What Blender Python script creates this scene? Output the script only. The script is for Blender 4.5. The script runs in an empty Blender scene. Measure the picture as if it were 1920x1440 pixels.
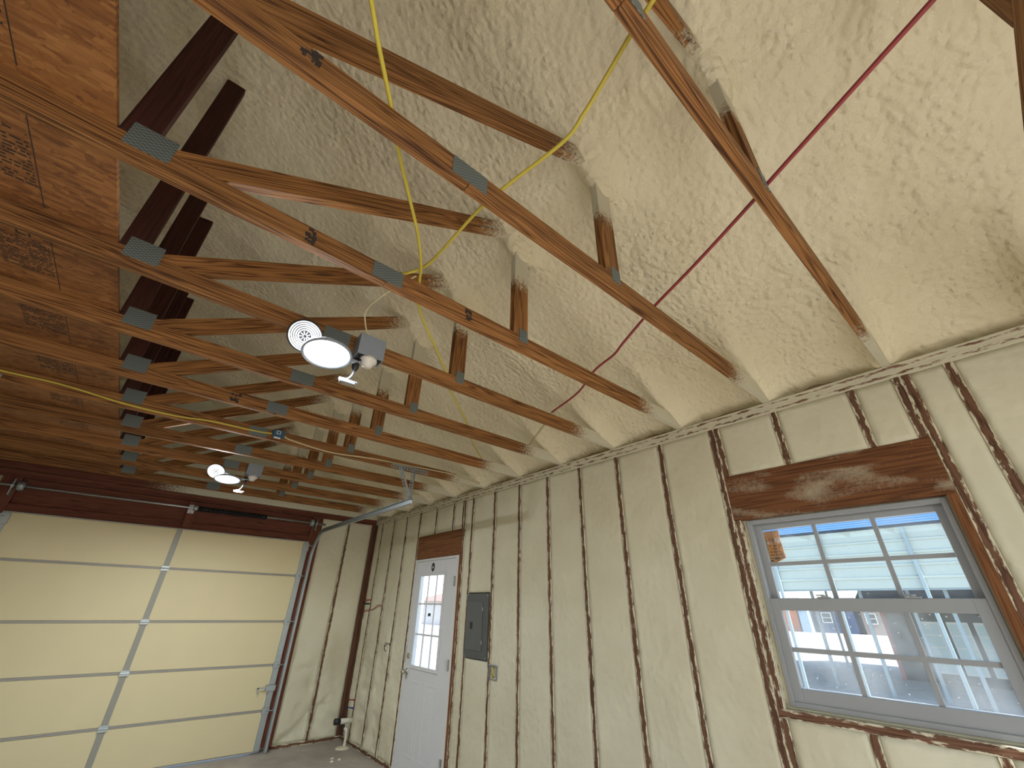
import bpy, bmesh, math, random
from mathutils import Vector, Matrix, noise

SC = bpy.context.scene
C = SC.collection
# ---------------------------------------------------------------- camera
cam_data = bpy.data.cameras.new('camera')
cam_data.sensor_fit = 'HORIZONTAL'
cam_data.sensor_width = 36.0
cam_data.lens = 770.12 / 1920 * 36.0
cam_data.clip_start = 0.02
cam_data.clip_end = 500
cam = bpy.data.objects.new('camera', cam_data)
C.objects.link(cam)
Rv = Vector((0.76354535, -0.64545837, 0.01954489))
Uv = Vector((-0.3216841, -0.35394381, 0.87820449))
Fv = Vector((0.55992664, 0.67683623, 0.47788584))
cam.matrix_world = Matrix(((Rv.x, Uv.x, -Fv.x, 0), (Rv.y, Uv.y, -Fv.y, 0), (Rv.z, Uv.z, -Fv.z, 1.5545), (0, 0, 0, 1)))
SC.camera = cam
# ---------------------------------------------------------------- view, sky, sun
SC.view_settings.view_transform = 'Standard'
SC.view_settings.look = 'None'
SC.view_settings.gamma = 1.0
SC.view_settings.exposure = 0.83
SC.view_settings.use_curve_mapping = False
SC.cycles.max_bounces = 8
SC.cycles.diffuse_bounces = 5
SC.cycles.transparent_max_bounces = 16
SC.cycles.sample_clamp_indirect = 6.0
world = bpy.data.worlds.new('sky')
SC.world = world
world.use_nodes = True
wn = world.node_tree.nodes
wl = world.node_tree.links
bg = wn['Background']
sky = wn.new('ShaderNodeTexSky')
sky.sky_type = 'NISHITA'
sky.sun_disc = False
sky.sun_elevation = math.radians(41)
sky.sun_rotation = math.radians(195)
sky.air_density = 1.0
sky.dust_density = 0.7
wl.new(sky.outputs[0], bg.inputs[0])
SKY_S = 0.36
bg.inputs[1].default_value = SKY_S
sun_data = bpy.data.lights.new('sun', 'SUN')
SUN_S = 11.2
sun_data.energy = SUN_S
sun_data.angle = math.radians(0.6)
sun_data.color = (1.0, 0.975, 0.93)
sun = bpy.data.objects.new('sun', sun_data)
C.objects.link(sun)
sd = Vector((-0.08, -0.775, 0.627)).normalized()
sun.rotation_euler = sd.to_track_quat('Z', 'Y').to_euler()
LAMP_W = 7.0
LAMP_W2 = 5.0

# ---------------------------------------------------------------- dimensions (metres)
W = 2.78            # inner face of the right wall's studs
YF = 6.731          # inner face of the far wall's framing
H = 2.7495          # top of the plates = underside of the truss chords
Y0 = 0.7759         # truss lying over the near part of the window; 0.6096 apart
TS = 0.6096
YS = 1.5731         # a stud; 0.4064 apart
SS = 0.4064
T2 = 0.038
XL = -3.64          # left wall
YB = -1.9           # near end of the building
RIDGE_X, RIDGE_Z, PITCH = -0.43, 4.19, 0.4167
RND = random.Random(7)


# ---------------------------------------------------------------- materials
def mat(name):
    m = bpy.data.materials.new(name)
    m.use_nodes = True
    nt = m.node_tree
    return m, nt.nodes, nt.links, nt.nodes['Principled BSDF']


def simple(name, col, rough=0.6, metal=0.0, noise_amt=0.06, scale=30.0):
    m, n, l, b = mat(name)
    t = n.new('ShaderNodeTexNoise')
    t.inputs['Scale'].default_value = scale
    tc = n.new('ShaderNodeTexCoord')
    l.new(tc.outputs['Object'], t.inputs['Vector'])
    mx = n.new('ShaderNodeMix'); mx.data_type = 'RGBA'
    mx.inputs[6].default_value = tuple(c * (1 - noise_amt) for c in col) + (1,)
    mx.inputs[7].default_value = tuple(min(1, c * (1 + noise_amt)) for c in col) + (1,)
    l.new(t.outputs[0], mx.inputs[0])
    l.new(mx.outputs[2], b.inputs['Base Color'])
    b.inputs['Roughness'].default_value = rough
    b.inputs['Metallic'].default_value = metal
    return m


def math_node(n, op, a=None, b=None, clamp=False):
    x = n.new('ShaderNodeMath'); x.operation = op; x.use_clamp = clamp
    for i, v in enumerate((a, b)):
        if isinstance(v, (int, float)):
            x.inputs[i].default_value = v
    return x


FOAM_A = (0.66, 0.62, 0.45)
FOAM_B = (0.76, 0.735, 0.565)


def foam_material(name, bump, scale, tint=1.0, detail=0.35, hue=(1, 1, 1)):
    m, n, l, b = mat(name)
    tc = n.new('ShaderNodeTexCoord')
    n1 = n.new('ShaderNodeTexNoise'); n1.inputs['Scale'].default_value = 1.6; n1.inputs['Detail'].default_value = 5
    l.new(tc.outputs['Object'], n1.inputs['Vector'])
    rp = n.new('ShaderNodeValToRGB')
    rp.color_ramp.elements[0].position = 0.3; rp.color_ramp.elements[1].position = 0.7
    rp.color_ramp.elements[0].color = tuple(c * tint * h for c, h in zip(FOAM_A, hue)) + (1,)
    rp.color_ramp.elements[1].color = tuple(c * tint * h for c, h in zip(FOAM_B, hue)) + (1,)
    l.new(n1.outputs[0], rp.inputs[0])
    l.new(rp.outputs[0], b.inputs['Base Color'])
    b.inputs['Roughness'].default_value = 0.75
    # blistered skin: soft cells warped by noise, plus fine grain
    warp = n.new('ShaderNodeTexNoise'); warp.inputs['Scale'].default_value = 5.0; warp.inputs['Detail'].default_value = 3
    l.new(tc.outputs['Object'], warp.inputs['Vector'])
    vm = n.new('ShaderNodeVectorMath'); vm.operation = 'MULTIPLY_ADD'
    vm.inputs[1].default_value = (0.05, 0.05, 0.05)
    l.new(warp.outputs['Color'], vm.inputs[0]); l.new(tc.outputs['Object'], vm.inputs[2])
    mp = n.new('ShaderNodeMapping'); mp.inputs['Scale'].default_value = (1.0, 1.3, 1.0)
    l.new(vm.outputs[0], mp.inputs[0])
    vo = n.new('ShaderNodeTexVoronoi'); vo.feature = 'SMOOTH_F1'; vo.inputs['Scale'].default_value = scale
    vo.inputs['Smoothness'].default_value = 1.0
    l.new(mp.outputs[0], vo.inputs['Vector'])
    inv = math_node(n, 'MULTIPLY', None, -1.0); l.new(vo.outputs['Distance'], inv.inputs[0])
    nf = n.new('ShaderNodeTexNoise'); nf.inputs['Scale'].default_value = scale * 1.5; nf.inputs['Detail'].default_value = 5
    l.new(tc.outputs['Object'], nf.inputs['Vector'])
    ad = math_node(n, 'MULTIPLY_ADD'); ad.inputs[1].default_value = detail
    l.new(nf.outputs[0], ad.inputs[0]); l.new(inv.outputs[0], ad.inputs[2])
    am = n.new('ShaderNodeTexNoise'); am.inputs['Scale'].default_value = 1.1; am.inputs['Detail'].default_value = 2
    l.new(tc.outputs['Object'], am.inputs['Vector'])
    ar = n.new('ShaderNodeMapRange'); ar.inputs['From Min'].default_value = 0.38; ar.inputs['From Max'].default_value = 0.62
    ar.inputs['To Min'].default_value = 0.5; ar.inputs['To Max'].default_value = 1.0
    l.new(am.outputs[0], ar.inputs[0])
    hm = math_node(n, 'MULTIPLY'); l.new(ad.outputs[0], hm.inputs[0]); l.new(ar.outputs[0], hm.inputs[1])
    bp = n.new('ShaderNodeBump'); bp.inputs['Strength'].default_value = 1.0; bp.inputs['Distance'].default_value = bump
    l.new(hm.outputs[0], bp.inputs['Height'])
    l.new(bp.outputs[0], b.inputs['Normal'])
    return m


M_FOAM_ROOF = foam_material('roof_foam', 0.019, 26.0, 1.0, 0.6, (1.10, 1.04, 0.97))
M_FOAM_WALL = foam_material('wall_foam', 0.007, 18.0, 0.85, 0.5)


def wood_material(name, dark, light, smear=0.0, patch=0.0, var=0.14, rough=0.7):
    """pine lumber: grain runs along the board (attribute grain), overspray where attribute spray passes 0..1"""
    m, n, l, b = mat(name)
    at = n.new('ShaderNodeAttribute'); at.attribute_name = 'grain'
    oi = n.new('ShaderNodeObjectInfo')
    off = n.new('ShaderNodeVectorMath'); off.operation = 'SCALE'; off.inputs[0].default_value = (7.3, 3.1, 5.7)
    l.new(oi.outputs['Random'], off.inputs['Scale'])
    add = n.new('ShaderNodeVectorMath'); add.operation = 'ADD'
    l.new(at.outputs['Vector'], add.inputs[0]); l.new(off.outputs[0], add.inputs[1])
    mp = n.new('ShaderNodeMapping'); mp.inputs['Scale'].default_value = (0.8, 26, 26)
    l.new(add.outputs[0], mp.inputs[0])
    wv = n.new('ShaderNodeTexNoise'); wv.inputs['Scale'].default_value = 1.0; wv.inputs['Detail'].default_value = 2; wv.inputs['Distortion'].default_value = 0.6
    l.new(mp.outputs[0], wv.inputs['Vector'])
    # cathedral rings: fold the noise several times
    mul = math_node(n, 'MULTIPLY', None, 9.0); l.new(wv.outputs[0], mul.inputs[0])
    fr = math_node(n, 'PINGPONG', None, 0.5); l.new(mul.outputs[0], fr.inputs[0])
    mp2 = n.new('ShaderNodeMapping'); mp2.inputs['Scale'].default_value = (3, 160, 160)
    l.new(add.outputs[0], mp2.inputs[0])
    fine = n.new('ShaderNodeTexNoise'); fine.inputs['Scale'].default_value = 1.0; fine.inputs['Detail'].default_value = 4
    l.new(mp2.outputs[0], fine.inputs['Vector'])
    s1 = math_node(n, 'MULTIPLY_ADD'); s1.inputs[1].default_value = 0.9
    l.new(fr.outputs[0], s1.inputs[0])
    f2 = math_node(n, 'MULTIPLY', None, 0.55); l.new(fine.outputs[0], f2.inputs[0]); l.new(f2.outputs[0], s1.inputs[2])
    rp = n.new('ShaderNodeValToRGB')
    rp.color_ramp.elements[0].position = 0.20; rp.color_ramp.elements[1].position = 0.62
    rp.color_ramp.elements[0].color = tuple(dark) + (1,); rp.color_ramp.elements[1].color = tuple(light) + (1,)
    l.new(s1.outputs[0], rp.inputs[0])
    hs = n.new('ShaderNodeHueSaturation')
    r1 = n.new('ShaderNodeMapRange'); r1.inputs['To Min'].default_value = 1 - var; r1.inputs['To Max'].default_value = 1 + var
    l.new(oi.outputs['Random'], r1.inputs[0]); l.new(r1.outputs[0], hs.inputs['Value'])
    l.new(rp.outputs[0], hs.inputs['Color'])
    # knots
    mk = n.new('ShaderNodeMapping'); mk.inputs['Scale'].default_value = (1.6, 9, 9)
    l.new(add.outputs[0], mk.inputs[0])
    kv = n.new('ShaderNodeTexVoronoi'); kv.inputs['Scale'].default_value = 1.0
    l.new(mk.outputs[0], kv.inputs['Vector'])
    kr = n.new('ShaderNodeMapRange'); kr.inputs['From Min'].default_value = 0.05; kr.inputs['From Max'].default_value = 0.13
    kr.inputs['To Min'].default_value = 0.75; kr.inputs['To Max'].default_value = 0.0
    l.new(kv.outputs['Distance'], kr.inputs[0])
    kx = n.new('ShaderNodeMix'); kx.data_type = 'RGBA'; kx.inputs[7].default_value = (0.045, 0.018, 0.008, 1)
    l.new(kr.outputs[0], kx.inputs[0]); l.new(hs.outputs[0], kx.inputs[6])
    # foam overspray
    sp = n.new('ShaderNodeAttribute'); sp.attribute_name = 'spray'
    ns = n.new('ShaderNodeTexNoise'); ns.inputs['Scale'].default_value = 60; ns.inputs['Detail'].default_value = 5; ns.inputs['Roughness'].default_value = 0.75
    l.new(add.outputs[0], ns.inputs['Vector'])
    sa = math_node(n, 'MULTIPLY_ADD'); sa.inputs[1].default_value = 1.5
    l.new(ns.outputs[0], sa.inputs[0]); l.new(sp.outputs['Fac'], sa.inputs[2])
    sm = n.new('ShaderNodeMapRange'); sm.interpolation_type = 'SMOOTHSTEP'
    sm.inputs['From Min'].default_value = 0.85; sm.inputs['From Max'].default_value = 1.35
    l.new(sa.outputs[0], sm.inputs[0])
    mask = sm.outputs[0]
    if smear > 0:
        # ragged foam left on the edges and in patches along the face
        sx = n.new('ShaderNodeSeparateXYZ'); l.new(at.outputs['Vector'], sx.inputs[0])
        ab = math_node(n, 'ABSOLUTE'); l.new(sx.outputs['Y'], ab.inputs[0])
        mpp = n.new('ShaderNodeMapping'); mpp.inputs['Scale'].default_value = (14, 60, 60)
        l.new(add.outputs[0], mpp.inputs[0])
        ng = n.new('ShaderNodeTexNoise'); ng.inputs['Scale'].default_value = 1.0; ng.inputs['Detail'].default_value = 6; ng.inputs['Roughness'].default_value = 0.7
        l.new(mpp.outputs[0], ng.inputs['Vector'])
        ngm = math_node(n, 'MULTIPLY', None, 1.3); l.new(ng.outputs[0], ngm.inputs[0])
        e1 = math_node(n, 'MULTIPLY_ADD'); e1.inputs[1].default_value = 18.0
        l.new(ab.outputs[0], e1.inputs[0]); l.new(ngm.outputs[0], e1.inputs[2])
        em = n.new('ShaderNodeMapRange'); em.inputs['From Min'].default_value = 1.02 - smear * 0.22; em.inputs['From Max'].default_value = 1.10 - smear * 0.2
        l.new(e1.outputs[0], em.inputs[0])
        mxx = math_node(n, 'MAXIMUM'); l.new(mask, mxx.inputs[0]); l.new(em.outputs[0], mxx.inputs[1])
        mask = mxx.outputs[0]
    if patch > 0:
        # broad drifts of overspray
        mq = n.new('ShaderNodeMapping'); mq.inputs['Scale'].default_value = (2.2, 5.5, 5.5); mq.inputs['Location'].default_value = (1.7, 0.6, 0)
        l.new(add.outputs[0], mq.inputs[0])
        nq = n.new('ShaderNodeTexNoise'); nq.inputs['Scale'].default_value = 1.0; nq.inputs['Detail'].default_value = 2; nq.inputs['Distortion'].default_value = 1.2
        l.new(mq.outputs[0], nq.inputs['Vector'])
        q1 = math_node(n, 'MULTIPLY_ADD'); q1.inputs[1].default_value = 0.35
        l.new(ns.outputs[0], q1.inputs[0]); l.new(nq.outputs[0], q1.inputs[2])
        qm = n.new('ShaderNodeMapRange'); qm.inputs['From Min'].default_value = patch + 0.17; qm.inputs['From Max'].default_value = patch + 0.42
        qm.inputs['To Max'].default_value = 0.55
        l.new(q1.outputs[0], qm.inputs[0])
        mxq = math_node(n, 'MAXIMUM'); l.new(mask, mxq.inputs[0]); l.new(qm.outputs[0], mxq.inputs[1])
        mask = mxq.outputs[0]
    fx = n.new('ShaderNodeMix'); fx.data_type = 'RGBA'; fx.inputs[7].default_value = (0.60, 0.565, 0.425, 1)
    l.new(mask, fx.inputs[0]); l.new(kx.outputs[2], fx.inputs[6])
    l.new(fx.outputs[2], b.inputs['Base Color'])
    b.inputs['Specular IOR Level'].default_value = 0.25
    b.inputs['Roughness'].default_value = rough
    bp = n.new('ShaderNodeBump'); bp.inputs['Strength'].default_value = 0.25; bp.inputs['Distance'].default_value = 0.002
    l.new(s1.outputs[0], bp.inputs['Height']); l.new(bp.outputs[0], b.inputs['Normal'])
    return m


M_WOOD = wood_material('truss_pine', (0.045, 0.014, 0.004), (0.31, 0.14, 0.043))
M_STUD = wood_material('stud_pine', (0.06, 0.028, 0.015), (0.15, 0.075, 0.042), smear=0.68)
M_PLATE = wood_material('plate_pine', (0.09, 0.043, 0.025), (0.19, 0.10, 0.06), smear=1.75)
M_HEADER = wood_material('header_pine', (0.075, 0.027, 0.010), (0.17, 0.068, 0.024), patch=0.55)
M_DHEADER = wood_material('door_header_pine', (0.09, 0.034, 0.012), (0.20, 0.085, 0.03))
M_CORNER = wood_material('corner_pine', (0.05, 0.023, 0.013), (0.13, 0.06, 0.035))
M_TRIMMER = wood_material('trimmer_pine', (0.09, 0.034, 0.012), (0.20, 0.082, 0.028))
M_DARKWOOD = wood_material('dark_framing', (0.075, 0.022, 0.012), (0.16, 0.052, 0.028))
M_POST_SHADED = wood_material('shaded_king_post_wood', (0.022, 0.006, 0.004), (0.055, 0.015, 0.010))  # shadow on the king posts is painted in as darker wood
M_GALV = simple('galvanised_steel', (0.42, 0.45, 0.45), 0.42, 0.85, 0.15, 60)
M_TRACK = simple('track_steel', (0.36, 0.40, 0.41), 0.45, 0.7, 0.12, 20)
M_GREY = simple('grey_box_plastic', (0.23, 0.26, 0.29), 0.5)
M_PANEL = simple('panel_grey_paint', (0.085, 0.095, 0.095), 0.42, 0.1, 0.08, 12)
M_PANEL_IN = simple('panel_door_paint', (0.10, 0.112, 0.112), 0.42, 0.1, 0.08, 12)
M_BLACK = simple('black_plastic', (0.012, 0.012, 0.013), 0.5)
M_INK = simple('black_ink', (0.03, 0.021, 0.015), 0.85, 0, 0.5, 200)
M_WHITE = simple('white_vinyl', (0.62, 0.63, 0.62), 0.4, 0, 0.04, 8)
M_VINYL_BACKLIT = simple('backlit_vinyl', (0.30, 0.315, 0.325), 0.45, 0, 0.04, 8)  # window vinyl darkened, its backlit shade is part of the colour
M_DOORW = simple('white_door_paint', (0.60, 0.62, 0.64), 0.45, 0, 0.04, 5)
M_PVC = simple('white_pvc', (0.66, 0.63, 0.55), 0.35)
M_YELLOW = simple('yellow_cable_jacket', (0.56, 0.46, 0.06), 0.5, 0, 0.12, 18)
M_TAN = simple('dusted_cable_jacket', (0.55, 0.47, 0.27), 0.7, 0, 0.15, 25)
M_RED = simple('red_tube', (0.30, 0.045, 0.05), 0.45)
M_BLUE = simple('blue_tube', (0.02, 0.035, 0.22), 0.45)
M_BRASS = simple('satin_nickel', (0.50, 0.46, 0.38), 0.3, 0.9)
M_GDOOR = simple('insulated_door_skin', (0.62, 0.55, 0.335), 0.6, 0, 0.04, 3)
M_LIP = simple('door_section_lip', (0.36, 0.35, 0.32), 0.5, 0.1)
M_STILE = simple('door_stile_grey', (0.27, 0.27, 0.235), 0.55, 0.15)
M_SPRING = simple('oiled_spring', (0.02, 0.02, 0.022), 0.4, 0.5)
M_SHEATH = simple('sheathing', (0.36, 0.26, 0.15), 0.8, 0, 0.2, 9)


def osb_material(name='strand_board', gain=1.0):
    m, n, l, b = mat(name)
    tc = n.new('ShaderNodeTexCoord')
    cols = []
    prev = None
    for k, (ang, sc) in enumerate(((0.35, 15.0), (-0.55, 19.0), (1.2, 24.0))):
        mp = n.new('ShaderNodeMapping'); mp.inputs['Rotation'].default_value = (0, 0, ang)
        mp.inputs['Scale'].default_value = (sc, sc * 4.2, 1); mp.inputs['Location'].default_value = (k * 3.1, k * 1.7, 0)
        l.new(tc.outputs['Object'], mp.inputs[0])
        v = n.new('ShaderNodeTexVoronoi'); v.inputs['Scale'].default_value = 1.0; v.inputs['Randomness'].default_value = 1.0
        l.new(mp.outputs[0], v.inputs['Vector'])
        cols.append(v)
    pick = n.new('ShaderNodeTexNoise'); pick.inputs['Scale'].default_value = 22; pick.inputs['Detail'].default_value = 2
    l.new(tc.outputs['Object'], pick.inputs['Vector'])
    g1 = math_node(n, 'GREATER_THAN', None, 0.5); l.new(pick.outputs[0], g1.inputs[0])
    mx = n.new('ShaderNodeMix'); mx.data_type = 'RGBA'
    l.new(g1.outputs[0], mx.inputs[0]); l.new(cols[0].outputs['Color'], mx.inputs[6]); l.new(cols[1].outputs['Color'], mx.inputs[7])
    mx2 = n.new('ShaderNodeMix'); mx2.data_type = 'RGBA'; mx2.inputs[0].default_value = 0.3
    l.new(mx.outputs[2], mx2.inputs[6]); l.new(cols[2].outputs['Color'], mx2.inputs[7])
    bw = n.new('ShaderNodeRGBToBW'); l.new(mx2.outputs[2], bw.inputs[0])
    big = n.new('ShaderNodeTexNoise'); big.inputs['Scale'].default_value = 3.0; big.inputs['Detail'].default_value = 4
    l.new(tc.outputs['Object'], big.inputs['Vector'])
    sm = math_node(n, 'MULTIPLY_ADD'); sm.inputs[1].default_value = 0.55
    l.new(bw.outputs[0], sm.inputs[0])
    b2 = math_node(n, 'MULTIPLY', None, 0.5); l.new(big.outputs[0], b2.inputs[0]); l.new(b2.outputs[0], sm.inputs[2])
    rp = n.new('ShaderNodeValToRGB')
    e = rp.color_ramp.elements
    e[0].position = 0.25; e[0].color = (0.08, 0.025, 0.0055, 1)
    e[1].position = 0.78; e[1].color = (0.36, 0.16, 0.045, 1)
    x = e.new(0.5); x.color = (0.22, 0.084, 0.020, 1)
    l.new(sm.outputs[0], rp.inputs[0])
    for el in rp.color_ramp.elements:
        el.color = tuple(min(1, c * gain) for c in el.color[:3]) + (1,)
    l.new(rp.outputs[0], b.inputs['Base Color'])
    b.inputs['Roughness'].default_value = 0.7
    bp = n.new('ShaderNodeBump'); bp.inputs['Strength'].default_value = 0.5; bp.inputs['Distance'].default_value = 0.004
    l.new(bw.outputs[0], bp.inputs['Height']); l.new(bp.outputs[0], b.inputs['Normal'])
    return m


M_OSB = osb_material()
M_OSB_SUNLIT = osb_material('sunlit_strand_board', 2.6)  # same board brightened, daylight on the outside scrap put into its colour


def gusset_material():
    m, n, l, b = mat('toothed_plate')
    tc = n.new('ShaderNodeTexCoord')
    mp = n.new('ShaderNodeMapping'); mp.inputs['Scale'].default_value = (90, 1, 150)
    l.new(tc.outputs['Object'], mp.inputs[0])
    ck = n.new('ShaderNodeTexChecker'); ck.inputs['Scale'].default_value = 1.0
    ck.inputs['Color1'].default_value = (0.20, 0.235, 0.23, 1); ck.inputs['Color2'].default_value = (0.11, 0.13, 0.125, 1)
    l.new(mp.outputs[0], ck.inputs['Vector'])
    l.new(ck.outputs['Color'], b.inputs['Base Color'])
    b.inputs['Metallic'].default_value = 0.45; b.inputs['Roughness'].default_value = 0.5
    return m


M_GUSSET = gusset_material()


def concrete_material():
    m, n, l, b = mat('dusty_concrete')
    tc = n.new('ShaderNodeTexCoord')
    a = n.new('ShaderNodeTexNoise'); a.inputs['Scale'].default_value = 1.4; a.inputs['Detail'].default_value = 8; a.inputs['Roughness'].default_value = 0.65
    l.new(tc.outputs['Object'], a.inputs['Vector'])
    rp = n.new('ShaderNodeValToRGB')
    rp.color_ramp.elements[0].position = 0.3; rp.color_ramp.elements[0].color = (0.22, 0.19, 0.16, 1)
    rp.color_ramp.elements[1].position = 0.72; rp.color_ramp.elements[1].color = (0.46, 0.42, 0.37, 1)
    l.new(a.outputs[0], rp.inputs[0]); l.new(rp.outputs[0], b.inputs['Base Color'])
    b.inputs['Roughness'].default_value = 0.6
    return m


M_FLOOR = concrete_material()


def ground_material():
    m, n, l, b = mat('pale_gravel_ground')
    tc = n.new('ShaderNodeTexCoord')
    a = n.new('ShaderNodeTexNoise'); a.inputs['Scale'].default_value = 3.0; a.inputs['Detail'].default_value = 8; a.inputs['Roughness'].default_value = 0.75
    l.new(tc.outputs['Object'], a.inputs['Vector'])
    rp = n.new('ShaderNodeValToRGB')
    rp.color_ramp.elements[0].position = 0.3; rp.color_ramp.elements[0].color = (0.27, 0.245, 0.215, 1)
    rp.color_ramp.elements[1].position = 0.7; rp.color_ramp.elements[1].color = (0.44, 0.415, 0.38, 1)
    l.new(a.outputs[0], rp.inputs[0]); l.new(rp.outputs[0], b.inputs['Base Color'])
    b.inputs['Roughness'].default_value = 0.9
    return m


M_GROUND = ground_material()


def glass_material(name, dirt, lo, hi):
    m = bpy.data.materials.new(name); m.use_nodes = True
    n, l = m.node_tree.nodes, m.node_tree.links
    n.clear()
    out = n.new('ShaderNodeOutputMaterial')
    tr = n.new('ShaderNodeBsdfTransparent'); tr.inputs[0].default_value = (0.93, 0.96, 0.96, 1)
    gl = n.new('ShaderNodeBsdfGlossy'); gl.inputs['Roughness'].default_value = 0.02
    lw = n.new('ShaderNodeLayerWeight'); lw.inputs['Blend'].default_value = 0.5
    pw = math_node(n, 'POWER', None, 5.0); l.new(lw.outputs['Facing'], pw.inputs[0])
    fr = math_node(n, 'MULTIPLY_ADD'); fr.inputs[1].default_value = 0.85; fr.inputs[2].default_value = 0.035
    l.new(pw.outputs[0], fr.inputs[0])
    ms = n.new('ShaderNodeMixShader')
    l.new(fr.outputs[0], ms.inputs[0]); l.new(tr.outputs[0], ms.inputs[1]); l.new(gl.outputs[0], ms.inputs[2])
    # dust film and splash specks on the pane
    df = n.new('ShaderNodeBsdfDiffuse'); df.inputs[0].default_value = (0.75, 0.76, 0.74, 1)
    tl = n.new('ShaderNodeBsdfTranslucent'); tl.inputs[0].default_value = (0.75, 0.76, 0.74, 1)
    dm = n.new('ShaderNodeMixShader'); dm.inputs[0].default_value = 0.5
    l.new(df.outputs[0], dm.inputs[1]); l.new(tl.outputs[0], dm.inputs[2])
    tc = n.new('ShaderNodeTexCoord')
    v = n.new('ShaderNodeTexVoronoi'); v.inputs['Scale'].default_value = 26
    l.new(tc.outputs['Object'], v.inputs['Vector'])
    sp = n.new('ShaderNodeMapRange'); sp.inputs['From Min'].default_value = 0.06; sp.inputs['From Max'].default_value = 0.12
    sp.inputs['To Min'].default_value = 0.7; sp.inputs['To Max'].default_value = 0.0
    l.new(v.outputs['Distance'], sp.inputs[0])
    ns = n.new('ShaderNodeTexNoise'); ns.inputs['Scale'].default_value = 4.0; ns.inputs['Detail'].default_value = 7
    l.new(tc.outputs['Object'], ns.inputs['Vector'])
    nr = n.new('ShaderNodeMapRange'); nr.inputs['From Min'].default_value = 0.4; nr.inputs['From Max'].default_value = 0.75
    nr.inputs['To Min'].default_value = lo; nr.inputs['To Max'].default_value = hi
    l.new(ns.outputs[0], nr.inputs[0])
    mxm = n.new('ShaderNodeMath'); mxm.operation = 'MAXIMUM'
    l.new(sp.outputs[0], mxm.inputs[0]); l.new(nr.outputs[0], mxm.inputs[1])
    mu = n.new('ShaderNodeMath'); mu.operation = 'MULTIPLY'; mu.inputs[1].default_value = dirt
    l.new(mxm.outputs[0], mu.inputs[0])
    m2 = n.new('ShaderNodeMixShader')
    l.new(mu.outputs[0], m2.inputs[0]); l.new(ms.outputs[0], m2.inputs[1]); l.new(dm.outputs[0], m2.inputs[2])
    l.new(m2.outputs[0], out.inputs[0])
    return m


M_GLASS = glass_material('clear_pane', 0.6, 0.05, 0.3)
M_GLASS_DOOR = glass_material('door_pane', 0.4, 0.03, 0.12)
M_GLASS_DIRTY = glass_material('dusty_pane', 1.0, 0.08, 0.42)


def emit_material(name, strength, col=(0.92, 0.96, 1.0)):
    m, n, l, b = mat(name)
    b.inputs['Base Color'].default_value = (0.8, 0.8, 0.8, 1)
    b.inputs['Emission Color'].default_value = tuple(col) + (1,)
    b.inputs['Emission Strength'].default_value = strength
    return m


M_LED = emit_material('lit_led_diffuser', 9.0)
M_LED_RING = emit_material('lit_led_track', 1.6)


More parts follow.
